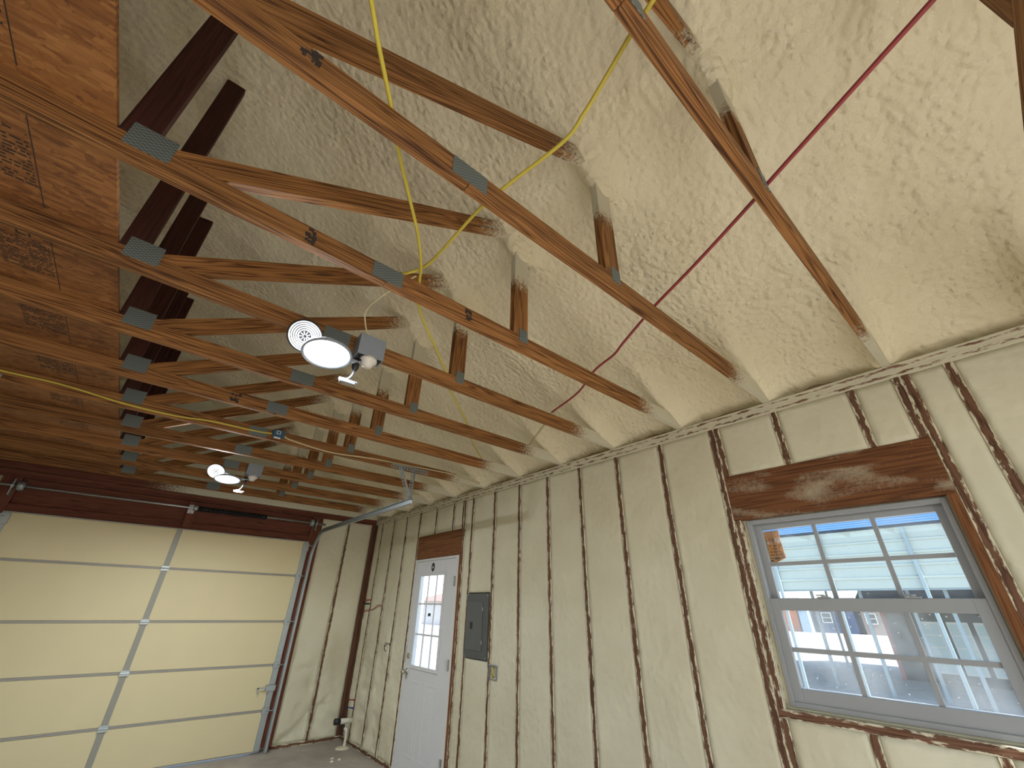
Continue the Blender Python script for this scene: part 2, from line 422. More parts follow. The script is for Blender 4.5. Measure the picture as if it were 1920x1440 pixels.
# ---------------------------------------------------------------- mesh helpers
class MB:
    def __init__(self):
        self.bm = bmesh.new()
        self.g = self.bm.verts.layers.float_vector.new('grain')
        self.s = self.bm.verts.layers.float.new('spray')

    def board(self, a, b, width, thick, wdir, spray=None, bevel=0.0):
        """box from a to b; wdir = direction of `width`; thick is across both. spray(point)->value"""
        a, b, wd = Vector(a), Vector(b), Vector(wdir)
        e = (b - a); L = e.length; e.normalize()
        wd = (wd - e * wd.dot(e)).normalized()
        t = e.cross(wd)
        off = Vector((RND.uniform(0, 40), 0, RND.uniform(0, 9)))
        vs = []
        for i in (0, 1):
            for j in (-.5, .5):
                for k in (-.5, .5):
                    p = a + e * (L * i) + wd * (width * j) + t * (thick * k)
                    v = self.bm.verts.new(p)
                    v[self.g] = Vector((L * i, width * j, thick * k)) + off
                    v[self.s] = spray(p) if spray else -5.0
                    vs.append(v)
        fs = []
        for q in ((0, 1, 3, 2), (4, 6, 7, 5), (0, 4, 5, 1), (2, 3, 7, 6), (0, 2, 6, 4), (1, 5, 7, 3)):
            fs.append(self.bm.faces.new([vs[i] for i in q]))
        if bevel:
            es = list({ed for f in fs for ed in f.edges})
            bmesh.ops.bevel(self.bm, geom=es, offset=bevel, segments=1, affect='EDGES', profile=0.5)
        return self

    def box(self, x0, x1, y0, y1, z0, z1, spray=None, bevel=0.0):
        d = {'x': x1 - x0, 'y': y1 - y0, 'z': z1 - z0}
        cx, cy, cz = (x0 + x1) / 2, (y0 + y1) / 2, (z0 + z1) / 2
        k = max(d, key=d.get)
        if k == 'x':
            return self.board((x0, cy, cz), (x1, cy, cz), d['y'], d['z'], (0, 1, 0), spray, bevel)
        if k == 'y':
            return self.board((cx, y0, cz), (cx, y1, cz), d['z'], d['x'], (0, 0, 1), spray, bevel)
        return self.board((cx, cy, z0), (cx, cy, z1), d['y'], d['x'], (0, 1, 0), spray, bevel)

    def tube(self, pts, r, seg=8, cap=True):
        pts = [Vector(p) for p in pts]
        rings = []
        up = Vector((0, 0, 1))
        for i, p in enumerate(pts):
            d = (pts[min(i + 1, len(pts) - 1)] - pts[max(i - 1, 0)]).normalized()
            u = up if abs(d.dot(up)) < 0.95 else Vector((1, 0, 0))
            s = d.cross(u).normalized(); t = s.cross(d)
            rr = r[i] if isinstance(r, (list, tuple)) else r
            rings.append([self.bm.verts.new(p + (s * math.cos(2 * math.pi * k / seg) + t * math.sin(2 * math.pi * k / seg)) * rr) for k in range(seg)])
        for a, b in zip(rings, rings[1:]):
            for k in range(seg):
                self.bm.faces.new((a[k], a[(k + 1) % seg], b[(k + 1) % seg], b[k]))
        if cap:
            self.bm.faces.new(rings[0][::-1]); self.bm.faces.new(rings[-1])
        return self

    def lathe(self, prof, c, axis, seg=24):
        """prof: list of (radius, height along axis)"""
        c, ax = Vector(c), Vector(axis).normalized()
        s = ax.orthogonal().normalized(); t = ax.cross(s)
        rings = []
        for r, h in prof:
            if r < 1e-6:
                rings.append([self.bm.verts.new(c + ax * h)])
            else:
                rings.append([self.bm.verts.new(c + ax * h + (s * math.cos(2 * math.pi * k / seg) + t * math.sin(2 * math.pi * k / seg)) * r) for k in range(seg)])
        for a, b in zip(rings, rings[1:]):
            for k in range(seg):
                q = [a[k % len(a)], a[(k + 1) % len(a)], b[(k + 1) % len(b)], b[k % len(b)]]
                q2 = []
                for v in q:
                    if v not in q2: q2.append(v)
                if len(q2) > 2: self.bm.faces.new(q2)
        return self

    def prism(self, poly, d):
        """poly: list of 3-D points in one plane; d: extrusion vector"""
        d = Vector(d)
        a = [self.bm.verts.new(Vector(p)) for p in poly]
        b = [self.bm.verts.new(Vector(p) + d) for p in poly]
        self.bm.faces.new(a); self.bm.faces.new(b[::-1])
        n = len(a)
        for i in range(n):
            self.bm.faces.new((a[i], b[i], b[(i + 1) % n], a[(i + 1) % n]))
        return self

    def build(self, name, m, parent=None, smooth=False, loc=None):
        bmesh.ops.recalc_face_normals(self.bm, faces=self.bm.faces[:])
        me = bpy.data.meshes.new(name)
        self.bm.to_mesh(me); self.bm.free()
        if smooth:
            for p in me.polygons: p.use_smooth = True
        for mm in (m if isinstance(m, (list, tuple)) else [m]):
            me.materials.append(mm)
        o = bpy.data.objects.new(name, me)
        C.objects.link(o)
        if parent: o.parent = parent
        if loc: o.location = loc
        return o


def tag(o, label, cat, group=None, kind=None):
    o['label'] = label; o['category'] = cat
    if group: o['group'] = group
    if kind: o['kind'] = kind
    return o


def thing(name, label, cat, loc=(0, 0, 0), group=None):
    o = bpy.data.objects.new(name, None); C.objects.link(o)
    o.empty_display_size = 0.1
    o.location = loc
    return tag(o, label, cat, group)


def struct(o):
    o['kind'] = 'structure'
    return o


def copy_tree(o, parent=None):
    c = o.copy(); C.objects.link(c)
    if parent: c.parent = parent
    for ch in list(o.children): copy_tree(ch, c)
    return c


def smooth_path(pts, n=8):
    """Catmull-Rom through pts"""
    P = [Vector(p) for p in pts]
    P = [P[0] * 2 - P[1]] + P + [P[-1] * 2 - P[-2]]
    out = []
    for i in range(1, len(P) - 2):
        for k in range(n):
            t = k / n
            a, b, c, d = P[i - 1], P[i], P[i + 1], P[i + 2]
            out.append(0.5 * ((2 * b) + (c - a) * t + (2 * a - 5 * b + 4 * c - d) * t * t + (3 * b - a - 3 * c + d) * t ** 3))
    out.append(P[-2])
    return out


def fbm(x, y, z, o=3):
    return noise.fractal(Vector((x, y, z)), 1.0, 2.1, o)


# ---------------------------------------------------------------- setting
# floor slab
MB().box(XL - 0.1, W + 0.12, YB - 0.1, YF + 0.12, -0.12, 0.0).build('floor', M_FLOOR)['kind'] = 'structure'

TR = [Y0 + k * TS for k in range(-6, 10)]


def roof_z(x, y):
    z = RIDGE_Z - PITCH * (math.sqrt((x - RIDGE_X) ** 2 + 0.03) - 0.05)
    kk = (y - Y0) / TS
    ph = kk - round(kk)
    dy = ph * TS
    # bays sag a little between top chords; foam climbs down the webs
    z += 0.018 * math.cos(2 * math.pi * ph) * -0.6
    z += 0.03 * fbm(x * 1.3, y * 1.3, 1.0, 2)
    z += 0.012 * fbm(x * 4.0, y * 5.5, 5.0, 3)
    z += 0.007 * noise.noise(Vector((x * 11, y * 15, 3.3))) + 0.003 * noise.noise(Vector((x * 22, y * 30, 7.3)))
    if x > 0:
        g = math.exp(-((x - 1.185) / 0.10) ** 2 - (dy / 0.055) ** 2)
        z -= 0.16 * g
        g2 = math.exp(-(dy / 0.05) ** 2) * max(0.0, 1 - abs(x - 1.08) / 0.25)
        z -= 0.03 * g2
        if x > 2.2:
            z -= 0.10 * min(1, (x - 2.2) / 0.4) * math.exp(-(dy / 0.06) ** 2)
        if x > 2.45:
            t = (x - 2.45) / 0.4
            z -= 0.05 * t * t + 0.018 * t * fbm(y * 5, 0.3, x * 3, 3)
    return max(z, H + 0.006) if x > 2.5 else z


def roof_mesh():
    bm = bmesh.new()
    xs = []
    x = W + 0.085
    while x > -0.9:
        xs.append(x); x -= 0.024
    while x > XL - 0.08:
        xs.append(x); x -= 0.09
    ys = []
    y = YF + 0.0
    while y > 3.8:
        ys.append(y); y -= 0.036
    while y > -1.3:
        ys.append(y); y -= 0.024
    while y > YB:
        ys.append(y); y -= 0.1
    ys.append(YB)
    grid = [[bm.verts.new((a, b, roof_z(a, b))) for b in ys] for a in xs]
    for i in range(len(xs) - 1):
        for j in range(len(ys) - 1):
            bm.faces.new((grid[i][j], grid[i][j + 1], grid[i + 1][j + 1], grid[i + 1][j]))
    # outer roof deck above, so the shell has thickness
    def deck(x): return RIDGE_Z + 0.22 - PITCH * abs(x - RIDGE_X)
    for (xa, xb) in ((XL - 0.4, RIDGE_X), (RIDGE_X, W + 0.45)):
        q = [bm.verts.new((xx, yy, deck(xx))) for xx, yy in ((xa, YB - .1), (xb, YB - .1), (xb, YF + .25), (xa, YF + .25))]
        bm.faces.new(q)
    me = bpy.data.meshes.new('ceiling'); bm.to_mesh(me); bm.free()
    for p in me.polygons: p.use_smooth = True
    me.materials.append(M_FOAM_ROOF)
    o = bpy.data.objects.new('ceiling', me); C.objects.link(o)
    return struct(o)


roof_mesh()


def foam_bay(bm, u0, u1, z0, z1, place, rough, step=0.03, depth=0.085):
    """one sprayed bay: front surface grid in (u,z); place(u,z,d)->point, d = depth out of the wall (negative = recess)"""
    nu = max(2, int((u1 - u0) / step)); nz = max(2, int((z1 - z0) / step))
    def dd(u, z, i, j):
        e = min(i, nu - i)
        r = rough(u, z)
        d = -0.004 + (0.010 + 0.02 * r) * fbm(u * 3.2, z * 3.2, 2.0, 3) + 0.008 * r * noise.noise(Vector((u * 9, z * 11, 8))) + 0.005 * r * noise.noise(Vector((u * 19, z * 22, 4)))
        if e == 0: d = min(d, 0) * 0.3 - 0.002
        return max(-0.035, min(0.012, d))
    g = [[bm.verts.new(place(u0 + (u1 - u0) * i / nu, z0 + (z1 - z0) * j / nz, dd(u0 + (u1 - u0) * i / nu, z0 + (z1 - z0) * j / nz, i, j))) for j in range(nz + 1)] for i in range(nu + 1)]
    fs = []
    for i in range(nu):
        for j in range(nz):
            f = bm.faces.new((g[i][j], g[i + 1][j], g[i + 1][j + 1], g[i][j + 1])); f.smooth = True; fs.append(f)
    # closed sides and back
    b = [bm.verts.new(place(u, z, -depth)) for u, z in ((u0, z0), (u1, z0), (u1, z1), (u0, z1))]
    bm.faces.new(b)
    bm.faces.new([g[i][0] for i in range(nu + 1)] + [b[1], b[0]])
    bm.faces.new([g[i][nz] for i in range(nu, -1, -1)] + [b[3], b[2]])
    bm.faces.new([g[0][j] for j in range(nz, -1, -1)] + [b[0], b[3]])
    bm.faces.new([g[nu][j] for j in range(nz + 1)] + [b[2], b[1]])


def panel_with_holes(bm, place, u0, u1, z0, z1, holes, d0, d1):
    """sheathing slab cut around rectangular holes"""
    us = sorted({u0, u1, *[h[0] for h in holes], *[h[1] for h in holes]})
    zs = sorted({z0, z1, *[h[2] for h in holes], *[h[3] for h in holes]})
    for a, b in zip(us, us[1:]):
        for c, d in zip(zs, zs[1:]):
            m_u, m_z = (a + b) / 2, (c + d) / 2
            if any(h[0] < m_u < h[1] and h[2] < m_z < h[3] for h in holes): continue
            v = [bm.verts.new(place(u, z, dep)) for dep in (d0, d1) for u, z in ((a, c), (b, c), (b, d), (a, d))]
            for q in ((0, 1, 2, 3), (7, 6, 5, 4), (0, 4, 5, 1), (1, 5, 6, 2), (2, 6, 7, 3), (3, 7, 4, 0)):
                f = bm.faces.new([v[i] for i in q]); f.material_index = 1


def finish_wall(bm, name):
    bmesh.ops.recalc_face_normals(bm, faces=bm.faces[:])
    me = bpy.data.meshes.new(name); bm.to_mesh(me); bm.free()
    me.materials.append(M_FOAM_WALL); me.materials.append(M_SHEATH)
    o = bpy.data.objects.new(name, me); C.objects.link(o)
    return struct(o)


# openings and framing positions along the right wall (y)
ZB, ZT = 0.038, H - 0.076                     # above bottom plate, below double top plate
WIN = (0.171, 1.110, 1.124, 2.060)            # y0,y1,z0,z1 rough opening of the window
DOOR = (4.228, 5.231, 0.0, 2.072)
HW = T2 / 2
full_studs = [YS + n * SS for n in (-8, -7, -6, -5, -4, 0, 1, 2, 3, 4, 5, 6, 10, 11, 12)]
WK_R, WK_L = 0.114, 1.167                     # king studs of the window
WC_R, WC_L = 0.152, 1.129                     # trimmers
DK_R, DK_L = 4.171, 5.250
DC_R = 4.209
CORNER = YF - 0.045                           # corner post


def place_r(u, z, d): return (W - d, u, z)


def rough_r(u, z):
    a = max(0, min(1, (u - 4.9) / 1.2)) * max(0, min(1, (1.9 - z) / 1.4))
    return 2.6 * a


bm = bmesh.new()
edges = []            # (y0,y1,z0,z1) foam bays
allst = sorted(full_studs + [WK_R, WK_L, DK_R, DK_L] + [YF - 0.02])
for a, b in zip(allst, allst[1:]):
    y0, y1 = a + HW, b - HW
    if b == YF - 0.02: y1 = YF - 0.075
    if a == WK_R:       # window bay
        zs = 2.335
        for c, d in ((WC_R + HW, YS - 3 * SS - HW), (YS - 3 * SS + HW, YS - 2 * SS - HW), (YS - 2 * SS + HW, WC_L - HW)):
            edges.append((c, d, zs, ZT))
            edges.append((c, d, ZB, 1.086))
        continue
    if a == DK_R:       # door bay
        for c, d in ((DC_R + HW, YS + 7 * SS - HW), (YS + 7 * SS + HW, YS + 8 * SS - HW), (YS + 8 * SS + HW, DK_L - HW)):
            edges.append((c, d, 2.352, ZT))
        continue
    if y1 - y0 < 0.01: continue
    if abs(a - (YS + 5 * SS)) < 0.01:   # load centre sits in this bay
        edges.append((y0, y1, ZB, 1.108)); edges.append((y0, y1, 1.682, ZT)); continue
    edges.append((y0, y1, ZB, ZT))
for y0, y1, z0, z1 in edges:
    if y1 < -1.2:
        foam_bay(bm, y0, y1, z0, z1, place_r, rough_r, 0.12)
    else:
        foam_bay(bm, y0, y1, z0, z1, place_r, rough_r, 0.03)
panel_with_holes(bm, place_r, YB, YF + 0.09, -0.1, H + 0.2, [WIN, DOOR], -0.105, -0.0895)
finish_wall(bm, 'wall_right')

# far wall: garage door opening x -1.16..1.79
GDX0, GDX1, GDZ = -1.20, 1.800, 2.332
far_studs = [2.352]


def place_f(u, z, d): return (u, YF - d, z)


def rough_f(u, z): return 2.6 * max(0, min(1, (1.3 - z) / 0.9))


bm = bmesh.new()
foam_bay(bm, 1.946, 2.352 - HW, ZB, ZT, place_f, rough_f, 0.03)
foam_bay(bm, 2.352 + HW, W - 0.060, ZB, ZT, place_f, rough_f, 0.03)
foam_bay(bm, XL, GDX0 - 0.14, ZB, ZT, place_f, rough_f, 0.12)
panel_with_holes(bm, place_f, XL - .1, W + 0.1, -0.1, H + 0.25, [(GDX0 + 0.05, GDX1 - 0.05, 0.0, GDZ - 0.04)], -0.105, -0.0895)
# gable above the plates, sprayed
nx, nz = 140, 40
gr = []
for i in range(nx + 1):
    x = XL + (W + 0.088 - XL) * i / nx
    top = RIDGE_Z + 0.1 - PITCH * abs(x - RIDGE_X)
    col = []
    for j in range(nz + 1):
        z = H + 0.0 + (top - H) * j / nz
        d = 0.02 + 0.02 * fbm(x * 3, z * 3, 9.0, 3) + 0.05 * max(0, 1 - j / 5.0) * fbm(x * 6, 2.0, 4.0, 2)
        col.append(bm.verts.new((x, YF + 0.05 - d, z)))
    gr.append(col)
for i in range(nx):
    for j in range(nz):
        f = bm.faces.new((gr[i][j], gr[i + 1][j], gr[i + 1][j + 1], gr[i][j + 1])); f.smooth = True
finish_wall(bm, 'wall_far')

# left wall, and near wall with an opening added to bounce sun off the floor, both out of view:
bm = bmesh.new()
foam_bay(bm, YB, YF, 0, H, lambda u, z, d: (XL + d, u, z), lambda u, z: 0, 0.25)
finish_wall(bm, 'wall_left')
bm = bmesh.new()
ADDED_SUN_OPEN = (-1.3, 1.75, 0.0, 2.6)
panel_with_holes(bm, lambda u, z, d: (u, YB - d, z), XL - .1, W + .1, 0.0, H, [ADDED_SUN_OPEN], 0.0, 0.1)
q = [bm.verts.new(p) for p in ((XL - .1, YB - .05, H), (W + .1, YB - .05, H), (RIDGE_X, YB - .05, 4.5))]
bm.faces.new(q).material_index = 1
for f in bm.faces: f.material_index = 0
finish_wall(bm, 'wall_near')

# ---------------------------------------------------------------- wall framing (right wall)
def stud(y, z0, z1, label, name='wall_stud', m=None, x0=None, group='studs of the right wall'):
    x0 = W - 0.003 if x0 is None else x0
    o = MB().board((x0 + 0.045, 0, 0), (x0 + 0.045, 0, z1 - z0), T2, 0.089, (0, 1, 0), None, 0.0015).build(name, m or M_STUD, None, False, (0, y, z0))
    return tag(o, label, 'stud', group)


lab = {
    -4: 'wall stud to the right of the window, beyond the king stud',
    0: 'bare wall stud, first to the left of the window framing',
    1: 'bare wall stud, second to the left of the window framing',
    2: 'bare wall stud, third to the left of the window framing',
    3: 'bare wall stud, fourth to the left of the window framing',
    4: 'bare wall stud between the wired outlet box and the window, nearest the outlet box',
    5: 'wall stud running down the right edge of the grey breaker panel',
    6: 'wall stud running down the left edge of the grey breaker panel',
    10: 'wall stud first to the left of the white entry door',
    11: 'wall stud second to the left of the white entry door, orange wire ending at it',
    12: 'wall stud nearest the far corner, short red and blue tubes ending at it',
}
for n_ in (-6, -5, -4, 0, 1, 2, 3, 4, 5, 6, 10, 11, 12):
    stud(YS + n_ * SS, ZB, ZT, lab.get(n_, 'wall stud behind the photographer, stud %s of the near end' % {-6: 'second', -5: 'first'}.get(n_)))
stud(WK_R, ZB, ZT, 'full height king stud on the right side of the window', 'king_stud')
stud(WK_L, ZB, ZT, 'full height king stud on the left side of the window', 'king_stud')
stud(DK_R, ZB, ZT, 'full height king stud on the hinge side of the white entry door', 'king_stud')
stud(DK_L, ZB, ZT, 'full height king stud on the latch side of the white entry door', 'king_stud')
stud(WC_R, ZB, 2.058, 'reddish bare trimmer stud against the right side of the window', 'trimmer_stud', M_TRIMMER)
stud(WC_L, ZB, 2.058, 'trimmer stud against the left side of the window', 'trimmer_stud')
stud(DC_R, ZB, 2.070, 'reddish bare trimmer stud beside the hinges of the entry door', 'trimmer_stud', M_TRIMMER)
for y, l_ in ((WC_R, 'short cripple stud at the right end of the window header'), (YS - 3 * SS, 'short foam dusted cripple stud above the right part of the window header'),
              (YS - 2 * SS, 'short brown cripple stud above the left part of the window header'), (WC_L, 'short cripple stud at the left end of the window header')):
    stud(y, 2.335, ZT, l_, 'cripple_stud')
for y, l_ in ((YS - 3 * SS, 'short cripple stud under the window sill, right one'), (YS - 2 * SS, 'short cripple stud under the window sill, left one')):
    stud(y, ZB, 1.086, l_, 'cripple_stud')
for y, l_ in ((DC_R, 'short cripple stud at the right end of the door header'), (YS + 7 * SS, 'short cripple stud above the right part of the door header'),
              (YS + 8 * SS, 'short cripple stud above the left part of the door header')):
    stud(y, 2.352, ZT, l_, 'cripple_stud')
o = MB().box(W - 0.004, W + 0.085, CORNER - 0.028, YF, ZB, ZT, None, 0.002).box(W - 0.058, W - 0.0045, YF - 0.006, YF + 0.08, ZB, ZT, None, 0.002).build('corner_post', M_CORNER)
tag(o, 'brown corner post where the right wall meets the far wall', 'stud')
o = MB().board((W + 0.02, 0.133, 2.196), (W + 0.02, 1.148, 2.196), 0.276, 0.044, (0, 0, 1), lambda p: -0.02 if p.y < 0.5 else -0.28, 0.002).build('window_header', M_HEADER)
tag(o, 'wide reddish header beam over the window, smeared with foam', 'beam')
o = MB().board((W + 0.02, 4.19, 2.212), (W + 0.02, 5.231, 2.212), 0.278, 0.044, (0, 0, 1), lambda p: -0.14 if p.y < 4.5 else -0.45, 0.002).build('door_header', M_DHEADER)
tag(o, 'short reddish header beam over the white entry door', 'beam')
o = MB().board((W + 0.042, WC_R - HW, 1.105), (W + 0.042, WC_L + HW, 1.105), 0.038, 0.09, (0, 0, 1), None, 0.0015).build('window_sill_plate', M_STUD)
tag(o, 'horizontal brown sill board under the window', 'sill board')
pl = thing('top_plate', 'foam dusted double top plate running along the top of the right wall', 'top plate', (W, 0, ZT))
for k in (0, 1):
    MB().board((0.042, YB, 0.019 + 0.038 * k), (0.042, YF, 0.019 + 0.038 * k), 0.0375, 0.09, (0, 0, 1), lambda p: 0.12, 0.002).build('plate_board', M_PLATE, pl)
o = MB().board((W + 0.042, DOOR[1], 0.019), (W + 0.042, YF, 0.019), 0.038, 0.089, (0, 0, 1), None, 0.0015).build('bottom_plate', M_STUD)
tag(o, 'brown bottom plate on the floor between the entry door and the corner', 'bottom plate')
o = MB().board((W + 0.042, YB, 0.019), (W + 0.042, DOOR[0], 0.019), 0.038, 0.089, (0, 0, 1), None, 0.0015).build('bottom_plate', M_STUD)
tag(o, 'bottom plate on the floor running from the entry door towards the photographer', 'bottom plate')

# ---------------------------------------------------------------- far wall framing
def stud_f(x, z0, z1, w, label, m, name='wall_stud', yin=0.003):
    o = MB().board((0, YF + 0.043 - yin, 0), (0, YF + 0.043 - yin, z1 - z0), w, 0.089, (1, 0, 0), None, 0.0015).build(name, m, None, False, (x, 0, z0))
    return tag(o, label, 'stud')


stud_f(2.352, ZB, ZT, T2, 'lone wall stud on the far wall between the garage door and the corner', M_STUD)
stud_f(1.872, ZB, ZT, 0.146, 'dark red wooden jamb post right of the garage door', M_DARKWOOD, 'jamb_post', 0.02)
stud_f(-1.28, ZB, ZT, 0.146, 'dark wooden jamb post left of the garage door', M_DARKWOOD, 'jamb_post', 0.02)
o = MB().board((XL, YF + 0.042, 0.019), (GDX0 - .08, YF + 0.042, 0.019), 0.038, 0.089, (0, 0, 1)).build('bottom_plate', M_STUD)
tag(o, 'bottom plate on the floor left of the garage door', 'bottom plate')
o = MB().board((1.946, YF + 0.042, 0.019), (W - 0.005, YF + 0.042, 0.019), 0.038, 0.089, (0, 0, 1), None, 0.0015).build('bottom_plate', M_STUD)
tag(o, 'brown bottom plate on the floor right of the garage door', 'bottom plate')
pf = thing('top_plate', 'double top plate along the top of the far wall above the garage door', 'top plate', (0, YF, ZT))
MB().board((XL, 0.042, 0.019), (W, 0.042, 0.019), 0.0375, 0.09, (0, 0, 1), lambda p: -0.3, 0.002).build('plate_board', M_DARKWOOD, pf)
MB().board((XL, 0.040, 0.057), (W, 0.040, 0.057), 0.0375, 0.09, (0, 0, 1), lambda p: -0.12 if p.x > 1 else -0.4, 0.002).build('plate_board', M_DARKWOOD, pf)
o = MB().board((-1.206, YF + 0.03, 2.54), (1.798, YF + 0.03, 2.54), 0.262, 0.05, (0, 0, 1), lambda p: -0.35, 0.002).build('garage_header', M_DARKWOOD)
tag(o, 'dark brown header beam above the garage door', 'beam')
o = MB().board((-1.206, YF - 0.008, 2.372), (1.798, YF - 0.008, 2.372), 0.074, 0.036, (0, 0, 1), lambda p: -0.5, 0.002).build('nailer_board', M_DARKWOOD)
tag(o, 'dark ledge board along the bottom of the garage door header', 'board')
o = MB().board((0.33, YF - 0.046, 2.345), (0.33, YF - 0.046, 2.66), 0.10, 0.036, (1, 0, 0), None, 0.002).build('spring_pad', M_DARKWOOD)
tag(o, 'upright wooden pad behind the middle spring bracket', 'board')

# ---------------------------------------------------------------- roof trusses
def make_truss():
    root = thing('roof_truss', '', 'roof truss')
    ZC = 0.0445      # chord centre over the plates
    cs = lambda p: (p.x - 2.20) / 0.42
    MB().board((0.43, 0, ZC), (W + 0.085, 0, ZC), 0.089, T2, (0, 0, 1), cs, 0.0022).build('bottom_chord', M_WOOD, root)
    MB().board((XL + 0.0, 0, ZC), (0.4285, 0, ZC), 0.089, T2, (0, 0, 1), None, 0.0022).build('bottom_chord', M_WOOD, root)
    MB().board((-0.4315, 0, 0.0895), (-0.4315, 0, RIDGE_Z - H + 0.12), 0.0875, T2, (1, 0, 0), lambda p: (p.z - 1.50) / 0.15, 0.002).build('king_post', M_POST_SHADED, root)
    # diagonal from the king post foot up to the slope; foot cut to sit on the chord
    d = Vector((1, 0, 0.532)).normalized()
    nrm = Vector((-d.z, 0, d.x))
    a = Vector((-0.20, 0, 0.0895))
    poly = []
    b_end = a + d * 1.62
    q0 = Vector((-0.387, 0, 0.0895))
    top0 = a + nrm * 0.089
    t_k = (-0.387 - top0.x) / d.x
    topk = top0 + d * t_k
    poly = [q0, a, b_end, b_end + nrm * 0.089, topk]
    mb = MB()
    va = [mb.bm.verts.new(p + Vector((0, -HW, 0))) for p in poly]
    vb = [mb.bm.verts.new(p + Vector((0, HW, 0))) for p in poly]
    mb.bm.faces.new(va); mb.bm.faces.new(vb[::-1])
    for i in range(5):
        mb.bm.faces.new((va[i], vb[i], vb[(i + 1) % 5], va[(i + 1) % 5]))
    for v in va + vb:
        r = v.co - a
        v[mb.g] = Vector((r.dot(d), r.dot(nrm) - 0.0445, v.co.y)) + Vector((3.3, 0, 2.2))
        v[mb.s] = (v.co.x - 0.82) / 0.45
    mb.build('diagonal_web', M_WOOD, root)
    MB().board((1.186, 0, 0.0895), (1.186, 0, 0.80), 0.100, T2, (1, 0, 0), lambda p: (p.z - 0.38) / 0.20, 0.002).build('vertical_web', M_WOOD, root)
    g = HW + 0.0012
    MB().box(-0.452, -0.335, -g - .0012, -g + .0012, 0.043, 0.142).build('gusset_plate', M_GUSSET, root)
    MB().box(0.362, 0.497, -g - .0012, -g + .0012, 0.006, 0.086).build('gusset_plate', M_GUSSET, root)
    MB().box(1.172, 1.232, -g - .0012, -g + .0012, 0.048, 0.128).build('gusset_plate', M_GUSSET, root)
    return root


tl = {
    -2: 'roof truss just showing in the top right corner of the photo',
    -1: 'pinkish roof truss crossing top right, ending above the right window edge',
    0: 'large orange roof truss crossing mid ceiling, ending just left of the window',
    1: 'roof truss between the large middle truss and the one with the lit lamp',
    2: 'roof truss carrying the bright round ceiling lamp on its bottom chord',
    3: 'roof truss next beyond the one carrying the near bright lamp',
    4: 'roof truss just before the one with the yellow cable along its chord',
    5: 'roof truss with a yellow cable along its chord and a steel track hanger screwed on',
    6: 'roof truss between the yellow cable truss and the far star shaped lamp',
    7: 'roof truss carrying the far ceiling lamp near the garage door',
    8: 'roof truss second from the garage door wall',
    9: 'roof truss nearest to the garage door wall',
}
t0 = make_truss()
for k in range(-4, 10):
    t = t0 if k == -4 else copy_tree(t0)
    t.location = (0, Y0 + k * TS, H)
    t['label'] = tl.get(k, 'roof truss above and behind the photographer')
    t['group'] = 'roof trusses'

gt = thing('roof_truss', 'dark gable truss chord resting on the garage door wall, half dusted with foam', 'roof truss', (0, YF - 0.022, H))
MB().board((XL + .02, 0, 0.0445), (W - 0.01, 0, 0.0445), 0.088, T2, (0, 0, 1), lambda p: (p.x + 0.25) / 0.9, 0.002).build('bottom_chord', M_DARKWOOD, gt)
MB().board((-0.4315, 0, 0.0895), (-0.4315, 0, 0.45), 0.0875, T2, (1, 0, 0), lambda p: (p.z - 0.20) / 0.15, 0.002).build('king_post', M_POST_SHADED, gt)
# inked grade marks on two chords
chord_of = {}
for o in list(C.objects):
    if o.name.startswith('bottom_chord') and o.parent and o.parent.name.startswith('roof_truss'):
        k = round((o.parent.location.y - Y0) / TS)
        chord_of.setdefault(k, []).append(o)
for k, x0, x1, z0, z1, n in ((1, 0.095, 0.125, .012, .08, 22), (1, 0.83, 0.865, .02, .07, 14), (0, -0.10, -0.05, .03, .08, 18), (4, 0.13, 0.19, .012, .078, 18)):
    r = random.Random(int(1000 * x0) + k)
    mb = MB()
    y = -HW - 0.0004
    for i in range(n):
        cx = r.uniform(x0, x1); cz = r.uniform(z0, z1); w = r.uniform(.003, .010); h = r.uniform(.003, .008)
        mb.box(cx - w, cx + w, y - .0004 - i * 2e-5, y + .0004, cz - h, cz + h)
    par = [c for c in chord_of[k] if True][0 if (x0 + x1) / 2 > 0.43 else 1]
    mb.build('grade_stamp', M_INK, par)

# ---------------------------------------------------------------- loft deck sheets
def letters(txt, size, loc, parent, name, m=M_INK, rot=(math.pi, 0, 0), extrude=0.0004):
    cu = bpy.data.curves.new(name, 'FONT')
    cu.body = txt; cu.size = size; cu.extrude = extrude
    cu.materials.append(m)
    tmp = bpy.data.objects.new(name, cu); C.objects.link(tmp)
    bpy.context.view_layer.update()
    me = bpy.data.meshes.new_from_object(tmp.evaluated_get(bpy.context.evaluated_depsgraph_get()))
    bpy.data.objects.remove(tmp)
    me.materials.clear(); me.materials.append(m)
    o = bpy.data.objects.new(name, me); C.objects.link(o)
    o.location = loc; o.rotation_euler = rot
    if parent: o.parent = parent
    return o


